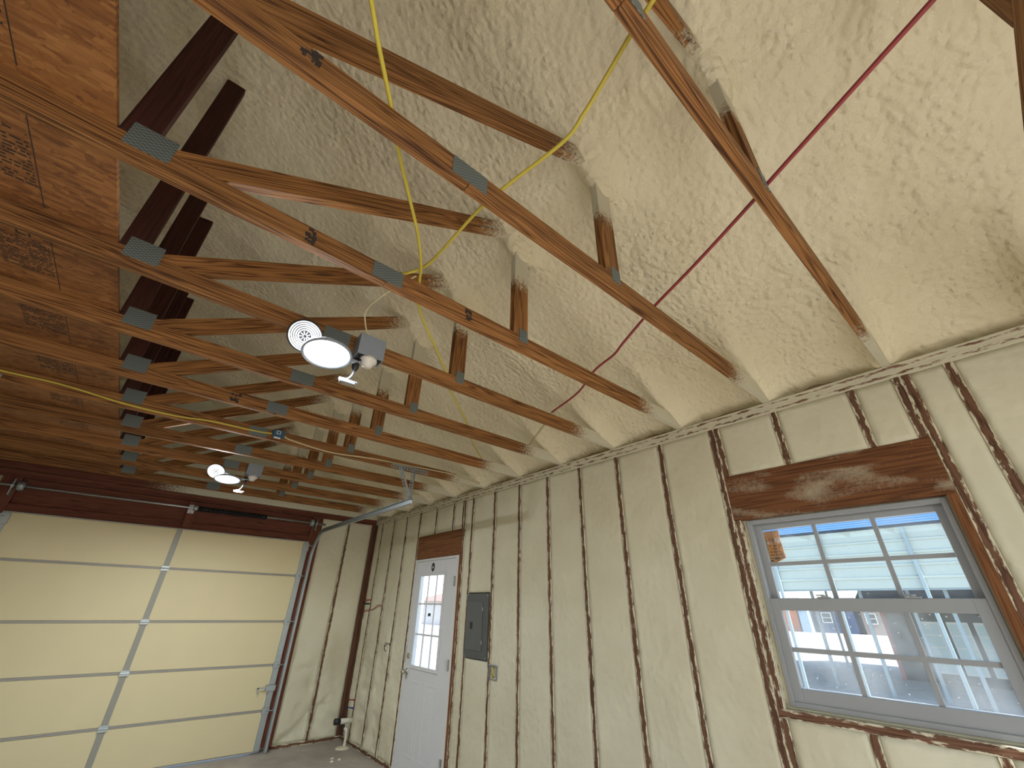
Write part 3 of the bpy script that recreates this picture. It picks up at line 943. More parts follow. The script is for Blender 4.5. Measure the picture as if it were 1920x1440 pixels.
DX1 = -0.479
ZD = H + 0.0895
sheets = [(-4.3, -3, 'strand board loft sheet behind the photographer'),
          (-3, 1, 'strand board loft sheet in the top left corner of the photo'),
          (1, 5, 'strand board loft sheet on the left with large printed letters'),
          (5, 10, 'strand board loft sheet farthest away, towards the garage door')]
for a, b, l_ in sheets:
    y0 = Y0 + a * TS + 0.001; y1 = min(Y0 + b * TS - 0.001, YF - 0.09)
    o = MB().box(DX1 - 1.2192, DX1, y0, y1, ZD, ZD + 0.018, None, 0.001).build('loft_sheet', M_OSB)
    tag(o, l_, 'strand board sheet', 'loft sheets')
    if a >= 1 or a == -3:
        rr = random.Random(a + 50)
        ks = range(a, min(b, 9)) if a >= 1 else (-1, 0)
        for k in ks:
            yc = Y0 + k * TS
            mb = MB()
            # ruled block of fine print, one block per bay
            n = 15
            for i in range(n):
                yy = yc + 0.21 + i * 0.017
                x = -0.86
                while x < -0.70:
                    w = rr.uniform(.006, .028)
                    if rr.random() < .8: mb.box(x, min(x + w, -0.70), yy - .0035, yy + .0035, ZD - .0006, ZD)
                    x += w + rr.uniform(.003, .008)
            mb.box(-0.692, -0.689, yc + 0.12, yc + 0.56, ZD - .0006, ZD)
            mb.build('printed_block', M_INK, o)
    if a == 1:
        letters('LP', 0.075, (-0.80, Y0 + 2 * TS + 0.19, ZD - 0.0005), o, 'printed_logo')
        letters('PER', 0.05, (-0.83, Y0 + 1 * TS + 0.13, ZD - 0.0005), o, 'printed_word')
    if a == -3:
        letters('EE', 0.06, (-0.80, Y0 + 0 * TS + 0.44, ZD - 0.0005), o, 'printed_word')
for a, b, l_ in sheets[1:]:
    y0 = Y0 + a * TS + 0.001; y1 = min(Y0 + b * TS - 0.001, YF - 0.09)
    o = MB().box(XL + 0.75, DX1 - 1.2212, y0, y1, ZD, ZD + 0.018).build('loft_sheet', M_OSB)
    tag(o, {-3: 'second row loft sheet beyond the top left corner', 1: 'second row loft sheet beside the lettered one', 5: 'second row loft sheet farthest away'}[a], 'strand board sheet', 'loft sheets')

# ---------------------------------------------------------------- window
win = bpy.data.objects.new('window_1', None); C.objects.link(win); struct(win)
win.location = (W, 0, 0)
fy0, fy1, fz0, fz1 = 0.181, 1.090, 1.136, 2.052
XF = 0.030           # frame face set back from the stud faces


def frame_ring(mb, y0, y1, z0, z1, w, x0, x1, wb=None, wt=None):
    wb = w if wb is None else wb; wt = w if wt is None else wt
    mb.box(x0, x1, y0, y0 + w, z0, z1, None, .0015)
    mb.box(x0, x1, y1 - w, y1, z0, z1, None, .0015)
    mb.box(x0, x1, y0 + w, y1 - w, z0, z0 + wb, None, .0015)
    mb.box(x0, x1, y0 + w, y1 - w, z1 - wt, z1, None, .0015)
    return mb


frame_ring(MB(), fy0, fy1, fz0, fz1, 0.022, XF, XF + 0.085).build('window_frame', M_VINYL_BACKLIT, win)
foam_trim = MB()
foam_trim.box(XF + 0.012, XF + 0.08, fy1, WIN[1] - 0.001, WIN[2] + .001, WIN[3] - .001)
foam_trim.box(XF + 0.012, XF + 0.08, fy0, fy1, fz1, WIN[3] - 0.001)
foam_trim.box(XF + 0.012, XF + 0.08, fy0, fy1, WIN[2] + .001, fz0)
foam_trim.box(XF + 0.012, XF + 0.08, WIN[0] + .001, fy0, WIN[2] + .001, WIN[3] - .001)
foam_trim.build('foam_seal', M_FOAM_WALL, win)
# upper sash, outer track
us = frame_ring(MB(), fy0 + .022, fy1 - .022, 1.585, fz1 - .022, 0.036, XF + .045, XF + .075, 0.045, 0.030).build('upper_sash', M_VINYL_BACKLIT, win)
mb = MB()
for yy in (0.488, 0.757): mb.box(XF + .052, XF + .064, yy - .010, yy + .010, 1.625, fz1 - .05)
mb.box(XF + .0525, XF + .0635, fy0 + .06, fy1 - .06, 1.797, 1.817)
mb.build('muntin_grid', M_VINYL_BACKLIT, us)
MB().box(XF + .056, XF + .060, fy0 + .055, fy1 - .055, 1.62, fz1 - .048).build('pane', M_GLASS, us)
# lower sash, inner track
ls = frame_ring(MB(), fy0 + .022, fy1 - .022, fz0 + .02, 1.628, 0.045, XF + .008, XF + .040, 0.062, 0.058).build('lower_sash', M_VINYL_BACKLIT, win)
mb = MB()
for yy in (0.488, 0.757): mb.box(XF + .018, XF + .030, yy - .010, yy + .010, fz0 + .08, 1.575)
mb.box(XF + .0185, XF + .0295, fy0 + .065, fy1 - .065, 1.376, 1.397)
mb.build('muntin_grid', M_VINYL_BACKLIT, ls)
MB().box(XF + .022, XF + .026, fy0 + .06, fy1 - .06, fz0 + .075, 1.575).build('pane', M_GLASS_DIRTY, ls)
for yy in (0.44, 0.80):
    mb = MB(); mb.box(XF - .002, XF + .030, yy - .028, yy + .028, 1.6285, 1.636, None, .002); mb.lathe([(0, 0), (.012, 0), (.012, .008), (0, .008)], (XF + .012, yy, 1.636), (0, 0, 1), 12); mb.box(XF + .006, XF + .014, yy - .006, yy + .034, 1.640, 1.646, None, .001)
    mb.build('sash_lock', M_VINYL_BACKLIT, win)

# scrap of strand board hanging outside against the pane
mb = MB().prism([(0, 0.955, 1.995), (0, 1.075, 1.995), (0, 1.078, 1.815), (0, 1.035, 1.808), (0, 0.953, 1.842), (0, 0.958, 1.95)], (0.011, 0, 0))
scrap = tag(mb.build('board_scrap', M_OSB_SUNLIT, None, False, (W + 0.116, 0, 0)), 'orange strand board scrap with black print outside the upper left window panes', 'board scrap')
letters('Q', 0.036, (-0.0006, 1.058, 1.922), scrap, 'printed_mark', M_INK, (math.pi / 2, 0, -math.pi / 2))
mb = MB(); rr = random.Random(3)
for i in range(7):
    zz = 1.945 - i * 0.017
    y = 1.018 if i < 2 else 1.058
    while y > 0.972:
        w = rr.uniform(.004, .012)
        if rr.random() < .7: mb.box(-0.0006, 0, y - w, y, zz - .0022, zz + .0022)
        y -= w + rr.uniform(.003, .006)
mb.box(-0.0006, 0, 0.985, 1.010, 1.836, 1.846); mb.box(-0.0006, 0, 1.020, 1.048, 1.826, 1.833)
mb.build('printed_lines', M_INK, scrap)

# ---------------------------------------------------------------- entry door
dr = bpy.data.objects.new('door_1', None); C.objects.link(dr); struct(dr)
dr.location = (W, 0, 0)
mb = MB()
mb.box(0.0, 0.10, 4.229, 4.290, 0.001, 2.070, None, .002)
mb.box(0.0, 0.10, 5.213, 5.230, 0.001, 2.070, None, .002)
mb.box(0.0, 0.10, 4.290, 5.213, 2.044, 2.070, None, .002)
mb.build('door_frame', M_WHITE, dr)
SY0, SY1, SZ1 = 4.293, 5.210, 2.041
GY0, GY1, GZ0, GZ1 = 4.500, 5.060, 0.945, 1.885
mb = MB()
sx0, sx1 = 0.006, 0.050
mb.box(sx0, sx1, SY0, GY0, 0.012, SZ1, None, .001)
mb.box(sx0, sx1, GY1, SY1, 0.012, SZ1, None, .001)
mb.box(sx0, sx1, GY0, GY1, 0.012, GZ0, None, .001)
mb.box(sx0, sx1, GY0, GY1, GZ1, SZ1, None, .001)
slab = mb.build('door_slab', M_DOORW, dr)
mb = frame_ring(MB(), GY0 - .02, GY1 + .02, GZ0 - .02, GZ1 + .02, 0.034, sx0 - 0.012, sx0 + 0.002)
mb.build('glass_frame', M_DOORW, slab)
mb = MB()
for i in (1, 2):
    yy = GY0 + (GY1 - GY0) * i / 3; mb.box(sx0 + .002, sx0 + .014, yy - .009, yy + .009, GZ0, GZ1)
    zz = GZ0 + (GZ1 - GZ0) * i / 3; mb.box(sx0 + .0025, sx0 + .0135, GY0, GY1, zz - .009, zz + .009)
mb.build('muntin_grid', M_DOORW, slab)
MB().box(sx0 + .018, sx0 + .022, GY0, GY1, GZ0, GZ1).build('pane', M_GLASS_DOOR, slab)
for (ya, yb) in ((4.47, 4.71), (4.80, 5.04)):
    mb = MB()
    frame_ring(mb, ya, yb, 0.17, 0.82, 0.022, sx0 - 0.003, sx0 + 0.001)
    mb.box(sx0 - 0.0025, sx0 + 0.001, ya + .05, yb - .05, 0.22, 0.77, None, .002)
    mb.build('raised_panel', M_DOORW, slab)
knob = MB().lathe([(0, 0), (.032, 0), (.030, .006), (.012, .012), (.011, .03), (.027, .045), (.030, .058), (.022, .068), (0, .070)], (sx0, 5.150, 0.885), (-1, 0, 0), 20).build('door_knob', M_BRASS, slab, True)
MB().lathe([(0, 0), (.028, 0), (.027, .008), (.020, .013), (0, .013)], (sx0, 5.150, 1.035), (-1, 0, 0), 20).build('deadbolt', M_BRASS, slab, True)
MB().box(sx0 - .018, sx0 - .010, 5.135, 5.165, 1.029, 1.041, None, .002).build('thumb_turn', M_BRASS, slab)
MB().box(-0.006, 0.0, 5.216, 5.245, 0.98, 1.13, None, .002).build('strike_plate', M_BRASS, dr)
for zz in (1.80, 1.02, 0.24):
    mb = MB(); mb.tube([(-0.006, 4.292, zz - .05), (-0.006, 4.292, zz + .05)], .007, 10); mb.box(-0.001, 0.003, 4.268, 4.291, zz - .05, zz + .05)
    mb.build('hinge', M_GALV, dr)
# oval sticker with a pale figure
mb = MB(); ring = []
for k in range(28):
    a = 2 * math.pi * k / 28; ring.append((0, 4.795 + 0.036 * math.cos(a), 1.968 + 0.050 * math.sin(a)))
st = MB().prism(ring, (-0.0015, 0, 0)).build('oval_sticker', M_BLACK, slab, False, (sx0 - 0.0001, 0, 0))
mb = MB()
mb.box(-.0026, -.0015, 4.781, 4.809, 1.963, 1.972); mb.box(-.0026, -.0015, 4.788, 4.803, 1.972, 1.980); mb.box(-.0026, -.0015, 4.786, 4.805, 1.953, 1.963)
mb.build('sticker_mark', M_WHITE, st)
mb = MB().prism([(0, 4.77, 1.475), (0, 4.83, 1.478), (0, 4.835, 1.44), (0, 4.80, 1.452), (0, 4.775, 1.440)], (-.001, 0, 0))
mb.build('torn_label', M_BLACK, slab, False, (sx0 + 0.0175, 0, 0))

# ---------------------------------------------------------------- electrics on the right wall
pn = thing('breaker_panel', 'grey metal breaker panel set flush between two studs right of the door', 'breaker panel', (W, 3.82, 1.395))
MB().box(-0.012, 0.075, -0.186, 0.186, -0.279, 0.279, None, .003).build('cover', M_PANEL, pn)
ld = MB().box(-0.018, -0.012, -0.105, 0.160, -0.215, 0.205, None, .002).build('door', M_PANEL_IN, pn)
MB().box(-0.021, -0.018, 0.055, 0.095, -0.035, 0.025, None, .002).build('latch', M_BLACK, ld)
for zz in (.14, -.14): MB().tube([(-0.019, -0.107, zz - .015), (-0.019, -0.107, zz + .015)], .004, 8).build('hinge', M_GALV, pn)
for yy, zz in ((-.172, .262), (.172, .262), (-.172, -.262), (.172, -.262)):
    MB().lathe([(0, 0), (.006, 0), (.005, .003), (0, .004)], (-0.012, yy, zz), (-1, 0, 0), 10).build('screw', M_GALV, pn)
jb = thing('outlet_box', 'open grey outlet box with loose yellow wires on the stud right of the breaker panel', 'outlet box', (W, 3.535, 1.035))
mb = MB()
mb.box(-0.012, -0.009 + .05, -0.052, -0.049, -0.052, 0.052); mb.box(-0.012, .041, 0.049, 0.052, -0.052, 0.052)
mb.box(-0.012, .041, -0.049, 0.049, 0.049, 0.052); mb.box(-0.012, .041, -0.049, 0.049, -0.052, -0.049)
mb.box(0.012, .015, -0.049, 0.049, -0.049, 0.049)
mb.build('box', M_GREY, jb)
MB().box(-0.016, -0.010, -0.06, 0.056, 0.052, 0.060).build('mounting_ear', M_GREY, jb)
MB().tube(smooth_path([(0.01, 0.01, .045), (-0.01, -0.015, .03), (-.018, 0.012, 0.005), (-.012, -.01, -.015), (-.016, 0.012, -.035), (0.01, .02, -.03)]), .0035, 6).build('wire', M_YELLOW, jb)
MB().tube(smooth_path([(0.01, -0.02, .045), (-0.012, 0.01, .02), (-.02, -.018, 0.0), (-.01, .0, -.03), (.01, .0, -.04)]), .0035, 6).build('wire', M_YELLOW, jb)
MB().tube(smooth_path([(0.01, 0.0, .04), (-0.014, 0.02, .012), (-.014, -.005, -.02), (.01, -.015, -.04)]), .003, 6).build('wire', M_BLACK, jb)

# short plumbing and wires by the corner
def along(name, label, cat, pts, r, m, group=None, seg=8):
    return tag(MB().tube(pts, r, seg).build(name, m, None, True), label, cat, group)


YC12 = YS + 12 * SS
along('water_tube', 'upper red tube crossing between the corner post and the next stud', 'tube', [(W - .006, YC12, 1.612), (W - .006, 6.69, 1.608)], .008, M_RED, 'tubes in the corner')
along('water_tube', 'dark tube just below the upper red tube near the corner', 'tube', [(W - .006, YC12, 1.562), (W - .006, 6.69, 1.560)], .008, M_SPRING, 'tubes in the corner')
along('water_tube', 'lower red tube crossing between corner post and stud near the floor', 'tube', [(W - .008, YC12 - .02, 0.452), (W - .006, 6.66, 0.425)], .009, M_RED, 'tubes in the corner')
along('water_tube', 'lower blue tube crossing between corner post and stud near the floor', 'tube', [(W - .008, YC12 - .02, 0.365), (W - .006, 6.66, 0.345)], .009, M_BLUE, 'tubes in the corner')
along('orange_wire', 'orange wire wandering across two bays near the far corner', 'wire', smooth_path([(W - .008, 6.70, 1.46), (W - .012, 6.5, 1.475), (W - .012, 6.30, 1.495), (W - .014, 6.15, 1.545), (W - .008, YS + 11 * SS, 1.54)]), .006, M_RED)
rg = [(W - .012 - .004 * math.cos(a), 5.73 + .045 * math.cos(a), 1.085 + .045 * math.sin(a)) for a in [2 * math.pi * k / 20 for k in range(21)]]
along('wire_loop', 'small loop of wire poking out of the foam left of the door', 'wire', rg + [(W - .01, 5.66, 1.13), (W - .006, YS + 10 * SS + .01, 1.10)], .004, M_SPRING)
dp = thing('drain_pipe', 'white drain pipe with black cap sticking out of the wall near the floor', 'pipe', (W, 6.42, 0.245))
MB().tube([(0.02, 0, -0.004), (-0.175, 0, 0.004)], .030, 16).build('pipe', M_PVC, dp, True)
MB().tube([(-0.165, 0, 0.004), (-0.235, 0, 0.006)], .034, 16).build('cap', M_BLACK, dp, True)
cd = thing('conduit_stub', 'thin pale conduit rising from the floor with a small black end by the corner', 'conduit', (W - 0.09, 6.34, 0.0))
MB().tube(smooth_path([(0, 0, 0), (0.0, 0, .12), (-.005, 0.0, .17), (-.03, .02, .19)]), .016, 12).build('pipe', M_PVC, cd, True)
MB().tube([(-.028, .018, .188), (-.05, .04, .205)], .019, 12).build('cap', M_BLACK, cd, True)
MB().lathe([(0.085, 0.0), (0.075, .008), (.045, .016), (0, .02)], (-.03, -.02, 0.0), (0, 0, 1), 18).build('foam_foot', M_FOAM_WALL, cd, True)
for i, (x, y) in enumerate(((2.42, 5.98), (2.47, 5.90), (2.38, 5.88))):
    mb = MB(); mb.lathe([(0, 0), (.016, .0), (.02, .008), (.008, .018), (0, .02)], (x, y, 0), (0, 0, 1), 7)
    tag(mb.build('foam_crumb', M_FOAM_WALL), ['foam crumb on the floor nearest the far wall, first of three', 'foam crumb on the floor nearest the door, middle of three', 'foam crumb on the floor farthest from the walls'][i], 'foam crumb', 'foam crumbs')

# ---------------------------------------------------------------- garage door and hardware
gd = thing('garage_door', 'cream insulated sectional garage door with grey stiles', 'garage door', (0.30, YF - 0.02, 0))
zs = [0.012, 0.402, 0.862, 1.335, 1.880, 2.330]
hw = 1.505
for i in range(5):
    s = MB().box(-hw, hw, -0.030, 0.020, zs[i] + 0.012, zs[i + 1] - 0.012, None, .003).build('section', M_GDOOR, gd)
    mb = MB()
    for za, zb in ((zs[i], zs[i] + 0.0115), (zs[i + 1] - 0.0115, zs[i + 1])):
        mb.box(-hw, hw, -0.022, 0.018, za + 0.0003, zb); mb.box(-hw, hw, -0.033, -0.0225, za + 0.0022, zb - 0.002)
    mb.build('edge_rail', M_LIP, s)
    MB().box(-0.012 - .0275, -0.012 + .0275, -0.037, -0.0305, zs[i] + 0.013, zs[i + 1] - 0.013, None, .002).build('centre_stile', M_STILE, s)
    MB().box(hw - .062, hw + .004, -0.040, -0.0305, zs[i] + 0.013, zs[i + 1] - 0.013, None, .002).build('end_stile', M_TRACK, s)
    MB().box(-hw - .004, -hw + .062, -0.040, -0.0305, zs[i] + 0.013, zs[i + 1] - 0.013, None, .002).build('end_stile', M_TRACK, s)
for z in zs[1:5]:
    mb = MB(); mb.box(-0.052, 0.028, -0.046, -0.038, z - .028, z + .028, None, .002); mb.tube([(-0.05, -0.048, z), (0.026, -0.048, z)], .006, 8)
    mb.build('hinge', M_TRACK, gd)
    for sx in (-1, 1):
        mb = MB(); x0 = sx * (hw - .035)
        mb.box(x0 - .04, x0 + .04, -0.052, -0.041, z - .03, z + .03, None, .002)
        mb.tube([(x0, -0.058, z), (sx * (hw + .055), -0.058, z)], .006, 8)
        mb.tube([(sx * (hw + .040), -0.058, z), (sx * (hw + .062), -0.058, z)], .022, 14)
        mb.build('roller_hinge', M_TRACK, gd)
mb = MB(); mb.box(hw - .10, hw + .01, -0.075, -0.041, 0.60, 0.66, None, .003); mb.box(hw - .19, hw - .09, -0.066, -0.056, 0.625, 0.637); mb.box(hw - .19, hw - .175, -0.066, -0.056, 0.585, 0.637)
mb.build('slide_lock', M_TRACK, gd)
for sx in (-1, 1):
    mb = MB(); x0 = sx * (hw - .03); mb.box(x0 - .04, x0 + .04, -0.056, -0.041, 2.20, 2.30, None, .002); mb.tube([(x0, -0.08, 2.27), (sx * (hw + .06), -0.08, 2.27)], .006, 8)
    mb.build('top_bracket', M_TRACK, gd)


def track_profile(mb, path, normals, side):
    """U channel swept along a path in the Y-Z plane; side +1 opens towards -X"""
    prof = [(-.026, .014), (-.026, -.014), (.026, -.014), (.026, .014)]
    outer = [(n * 1.0, s) for n, s in prof]
    inner = [(-.0235, .014), (-.0235, -.0115), (.0235, -.0115), (.0235, .014)]
    loops = outer + inner[::-1]
    rings = []
    for p, nv in zip(path, normals):
        rings.append([mb.bm.verts.new(Vector(p) + Vector(nv) * a + Vector((-side * b, 0, 0))) for a, b in loops])
    n = len(loops)
    for a, b in zip(rings, rings[1:]):
        for k in range(n):
            mb.bm.faces.new((a[k], a[(k + 1) % n], b[(k + 1) % n], b[k]))
    mb.bm.faces.new(rings[0]); mb.bm.faces.new(rings[-1][::-1])


for sx, l_ in ((1, 'galvanised door track curving from the right garage door jamb to a ceiling hanger'), (-1, 'galvanised door track at the left edge of the garage door')):
    X = 0.30 + sx * (hw + .062)
    tk = thing('door_track', l_, 'door track', (X, YF, 0))
    yv = -0.085
    path, nor = [], []
    for z in (0.01, 0.6, 1.2, 1.8, 2.09):
        path.append((0, yv, z)); nor.append((0, 1, 0))
    Rr = 0.36
    for k in range(1, 13):
        a = math.pi / 2 * k / 12
        path.append((0, yv - Rr * (1 - math.cos(a)), 2.09 + Rr * math.sin(a))); nor.append((0, math.cos(a), math.sin(a)))
    y_end = Y0 + 5 * TS - YF - 0.06
    for y in (-1.2, -2.0, y_end):
        path.append((0, y, 2.452)); nor.append((0, 0, 1))
    mb = MB(); track_profile(mb, path[:8], nor[:8], sx); mb.build('vertical_track', M_TRACK, tk)
    mb = MB(); track_profile(mb, path[7:], nor[7:], sx); mb.build('horizontal_track', M_TRACK, tk)
    for z in (0.35, 0.95, 1.55):
        MB().box(sx * .014 - .002, sx * .014 + .002, yv + .026, -.024, z - .02, z + .02).build('jamb_bracket', M_GALV, tk)
    # perforated angle hanger to the truss chord
    hg = bpy.data.objects.new('hanger', None); C.objects.link(hg); hg.parent = tk
    yh = Y0 + 5 * TS - HW - YF

    def perforated(a, b, w, parent, name='angle_iron'):
        a, b = Vector(a), Vector(b); d = b - a; L = d.length; d.normalize(); s = d.cross(Vector((0, 1, 0))).normalized()
        mb = MB(); nn = max(2, int(L / 0.028)); st = L / nn; h = .006
        # strip with square holes
        mb.board(a + s * (w / 2 - .003), b + s * (w / 2 - .003), .006, .002, s); mb.board(a - s * (w / 2 - .003), b - s * (w / 2 - .003), .006, .002, s)
        for k in range(nn + 1):
            p = a + d * (st * k); q0 = p - d * h if k else p; q1 = p + d * h if k < nn else p
            mb.board(q0, q1, w - .012, .002, s)
        mb.board(a + s * (w / 2) + Vector((0, -.012, 0)), b + s * (w / 2) + Vector((0, -.012, 0)), .024, .002, (0, 1, 0))
        return mb.build(name, M_TRACK, parent)
    xo = 1.0 * sx
    perforated((-.245 * xo, yh - .004, 2.765), (.165 * xo, yh - .004, 2.765), .032, hg)
    perforated((-.005 * xo, yh - .008, 2.765), (-.015 * xo, yh - .008, 2.465), .032, hg)
    perforated((-.16 * xo, yh - .012, 2.765), (-.02 * xo, yh - .012, 2.475), .032, hg)

tb = thing('torsion_spring', 'torsion shaft with dark spring above the garage door', 'door spring', (0.30, YF - 0.12, 2.572))
MB().tube([(-1.72, 0, 0), (1.66, 0, 0)], .0125, 12).build('shaft', M_GALV, tb, True)
mb = MB()
for k in range(0, 33): pass
coil = []
nturn = 46
for k in range(nturn * 10 + 1):
    a = 2 * math.pi * k / 10
    coil.append((0.075 + 0.75 * k / (nturn * 10), .024 * math.cos(a), .024 * math.sin(a)))
MB().tube(coil, .0085, 5).build('spring', M_SPRING, tb, True)
MB().tube([(0.035, 0, 0), (0.085, 0, 0)], .030, 14).build('winding_cone', M_GALV, tb, True)
MB().tube([(0.815, 0, 0), (0.87, 0, 0)], .030, 14).build('winding_cone', M_SPRING, tb, True)
mb = MB(); mb.box(0.018, 0.026, -.02, .052, -.055, .035); mb.box(-0.01, .055, .048, .054, -.06, .04); mb.build('centre_bracket', M_GALV, tb)
for sx in (-1, 1):
    mb = MB(); mb.box(sx * 1.53 - .004, sx * 1.53 + .004, -.03, .08, -.10, .06); mb.tube([(sx * 1.53 - .01, 0, 0), (sx * 1.53 + .01, 0, 0)], .035, 14); mb.build('end_bracket', M_TRACK, tb)
    MB().tube([(sx * 1.47 - .025, 0, 0), (sx * 1.47 + .025, 0, 0)], .048, 18).build('cable_drum', M_TRACK, tb, True)

# ---------------------------------------------------------------- ceiling lamps
def make_lamp():
    t = thing('ceiling_lamp', '', 'ceiling lamp', (0, 0, 0), 'LED ceiling lamps')
    # metal box on the chord face
    mb = MB()
    mb.box(0.525, 0.665, -0.105, -0.021, 0.068, 0.072); mb.box(0.525, 0.529, -0.105, -0.021, -0.052, 0.068); mb.box(0.661, 0.665, -0.105, -0.021, -0.052, 0.068)
    mb.box(0.529, 0.661, -0.105, -0.101, -0.052, 0.068); mb.box(0.529, 0.661, -0.025, -0.021, -0.052, 0.068)
    bx = mb.build('junction_box', M_GREY, t)
    MB().lathe([(0, 0), (.046, 0), (.046, -.02), (.030, -.035), (.024, -.05), (0, -.05)], (0.60, -0.063, -0.045), (0, 0, 1), 20).build('lamp_holder', M_PVC, t, True)
    pg = MB().lathe([(0, 0), (.020, 0), (.018, -.05), (.010, -.07), (0, -.07)], (0.545, -0.063, -0.07), (0.05, 0, 1), 14).build('plug', M_BLACK, t, True)
    MB().tube(smooth_path([(0.542, -.063, -.13), (0.535, -.07, -.17), (0.515, -.08, -.205), (0.49, -.09, -.215)]), .005, 8).build('cord', M_GREY, pg, True)
    mb = MB(); mb.box(0.47, 0.56, -.10, -.09, -.222, -.216); mb.box(0.475, 0.545, -.105, -.085, -.236, -.230); mb.tube([(0.47, -.095, -.226), (0.55, -.095, -.226)], .005, 8); mb.build('clip', M_GREY, t)
    # mounting arm and two round heads
    MB().tube(smooth_path([(0.56, -.07, -.09), (0.48, -.075, -.10), (0.40, -.085, -.115)]), .012, 10).build('arm', M_GREY, t, True)
    tilt = Vector((0.0, -0.16, -1)).normalized()
    c = Vector((0.385, -0.115, -0.130))
    hd = MB().lathe([(0, .045), (.05, .045), (.06, .02), (.112, .012), (.116, -.004), (.106, -.006), (.104, .001), (0, .001)], c, -tilt, 40).build('lamp_head', M_GREY, t, True)
    MB().lathe([(0, -.006), (.060, -.006), (.101, -.002), (.1025, .0005)], c, -tilt, 40).build('diffuser', M_LED, hd, True)
    t2 = Vector((-0.35, -0.75, -0.75)).normalized()
    c2 = Vector((0.272, -0.10, -0.070))
    h2 = MB().lathe([(0, .03), (.04, .03), (.078, .010), (.082, 0.0), (.076, -.004), (.075, .002), (0, .002)], c2, -t2, 36).build('lamp_head', M_BLACK, t, True)
    mb = MB()
    for r in (.031, .041, .051, .061, .071):
        mb.lathe([(r - .0022, 0.001), (r - .0022, -.003), (r + .0022, -.003), (r + .0022, 0.001)], c2, -t2, 36)
    s = t2.orthogonal().normalized(); q = t2.cross(s)
    for k in range(9):
        a = 2 * math.pi * k / 9; dv = s * math.cos(a) + q * math.sin(a)
        mb.board(c2 + dv * .008 + t2 * .002, c2 + dv * .024 + t2 * .002, .003, .003, t2)
    mb.build('led_track', M_LED_RING, h2)
    ld = bpy.data.lights.new('lamp_light', 'AREA'); ld.shape = 'DISK'; ld.size = 0.2; ld.energy = LAMP_W; ld.color = (0.93, 0.965, 1.0)
    lo = bpy.data.objects.new('lamp_light', ld); C.objects.link(lo); lo.parent = t
    lo.location = c + tilt * 0.012; lo.rotation_euler = (-tilt).to_track_quat('Z', 'Y').to_euler()
    l2 = bpy.data.lights.new('head_light', 'AREA'); l2.shape = 'DISK'; l2.size = 0.15; l2.energy = LAMP_W2; l2.color = (0.93, 0.965, 1.0)
    lo2 = bpy.data.objects.new('head_light', l2); C.objects.link(lo2); lo2.parent = t
    lo2.location = c2 + t2 * 0.012; lo2.rotation_euler = (-t2).to_track_quat('Z', 'Y').to_euler()
    return t


l0 = make_lamp()
for k, l_ in ((2, 'bright round ceiling lamp with grey box on the near truss chord'),
              (7, 'far ceiling lamp glaring beyond, near the garage door')
              ):
    t = l0 if k == 2 else copy_tree(l0)
    t.location = (0 if k != 7 else 0.045, Y0 + k * TS, H)
    t['label'] = l_
    if k == 7:
        for c_ in t.children:
            if c_.type == 'LIGHT':
                c_.data = c_.data.copy(); c_.data.energy = {'lamp_light': 31.0}.get(c_.data.name.split('.')[0], 8.0)

bb = thing('cable_box', 'small blue cable box on the yellow cable truss chord', 'cable box', (0.575, Y0 + 5 * TS - HW, H + 0.055))
MB().box(-.045, .045, -.045, -.0005, -.028, .032, None, .003).build('box', simple('blue_plastic', (0.03, 0.09, 0.16), 0.45), bb)
frame_ring(MB(), -.012, .020, -.008, .022, .006, 0, .002).build('label_ring', M_WHITE, bb, False, (0, -.046, 0)).rotation_euler = (0, 0, math.pi / 2)
MB().tube([(-.03, -.03, -.034), (.02, -.03, -.034)], .008, 8).build('clamp', M_WHITE, bb)

# ---------------------------------------------------------------- cables over the chords
ZC = H + 0.0895 + 0.007
def sag(pts, amt=0.012):
    return smooth_path(pts, 8)


p1 = [(-0.10, 0.44, ZC + .02), (0.0, 0.575, ZC + .01), (0.055, 0.648, ZC), (0.136, 0.752, ZC), (0.209, 0.854, ZC - .002), (0.33, 1.001, ZC - .004), (0.438, 1.135, ZC - .002), (0.533, 1.281, ZC), (0.575, 1.37, ZC), (0.672, 1.545, ZC - .004), (0.90, 1.78, ZC - .003), (1.10, 1.985, ZC), (1.277, 2.2, ZC - .003), (1.468, 2.38, ZC), (1.65, 2.55, ZC), (1.79, 2.72, ZC), (2.10, 3.05, ZC + .01), (2.30, 3.24, ZC + .02)]
tag(MB().tube(smooth_path(p1), .0065, 8).build('yellow_cable', M_YELLOW, None, True), 'yellow cable running from the top edge over the chords down past the lamp', 'cable', 'yellow cables')
p2 = [(0.42, -0.3, ZC + .02), (0.49, 0.0, ZC + .01), (0.515, 0.12, ZC), (0.534, 0.204, ZC), (0.56, 0.30, ZC - .002), (0.585, 0.40, ZC - .004), (0.600, 0.50, ZC - .004), (0.568, 0.72, ZC), (0.549, 0.871, ZC - .003), (0.555, 1.139, ZC + .006), (0.553, 1.29, ZC + .020), (0.50, 1.40, ZC + .02), (0.40, 1.50, ZC + .004)]
tag(MB().tube(smooth_path(p2), .0065, 8).build('yellow_cable', M_YELLOW, None, True), 'yellow cable curving under the large web from the top right to meet the other cable', 'cable', 'yellow cables')
YQ = Y0 + 5 * TS - HW - 0.0075
pts = [(-1.6, 2.80), (-1.038, 2.802), (-0.747, 2.803), (-0.431, 2.772), (-0.122, 2.768), (0.109, 2.790), (0.409, 2.793)]
pts2 = [(0.70, 2.782), (1.029, 2.757), (1.427, 2.787), (1.764, 2.797), (2.268, 2.815), (2.70, 2.79)]
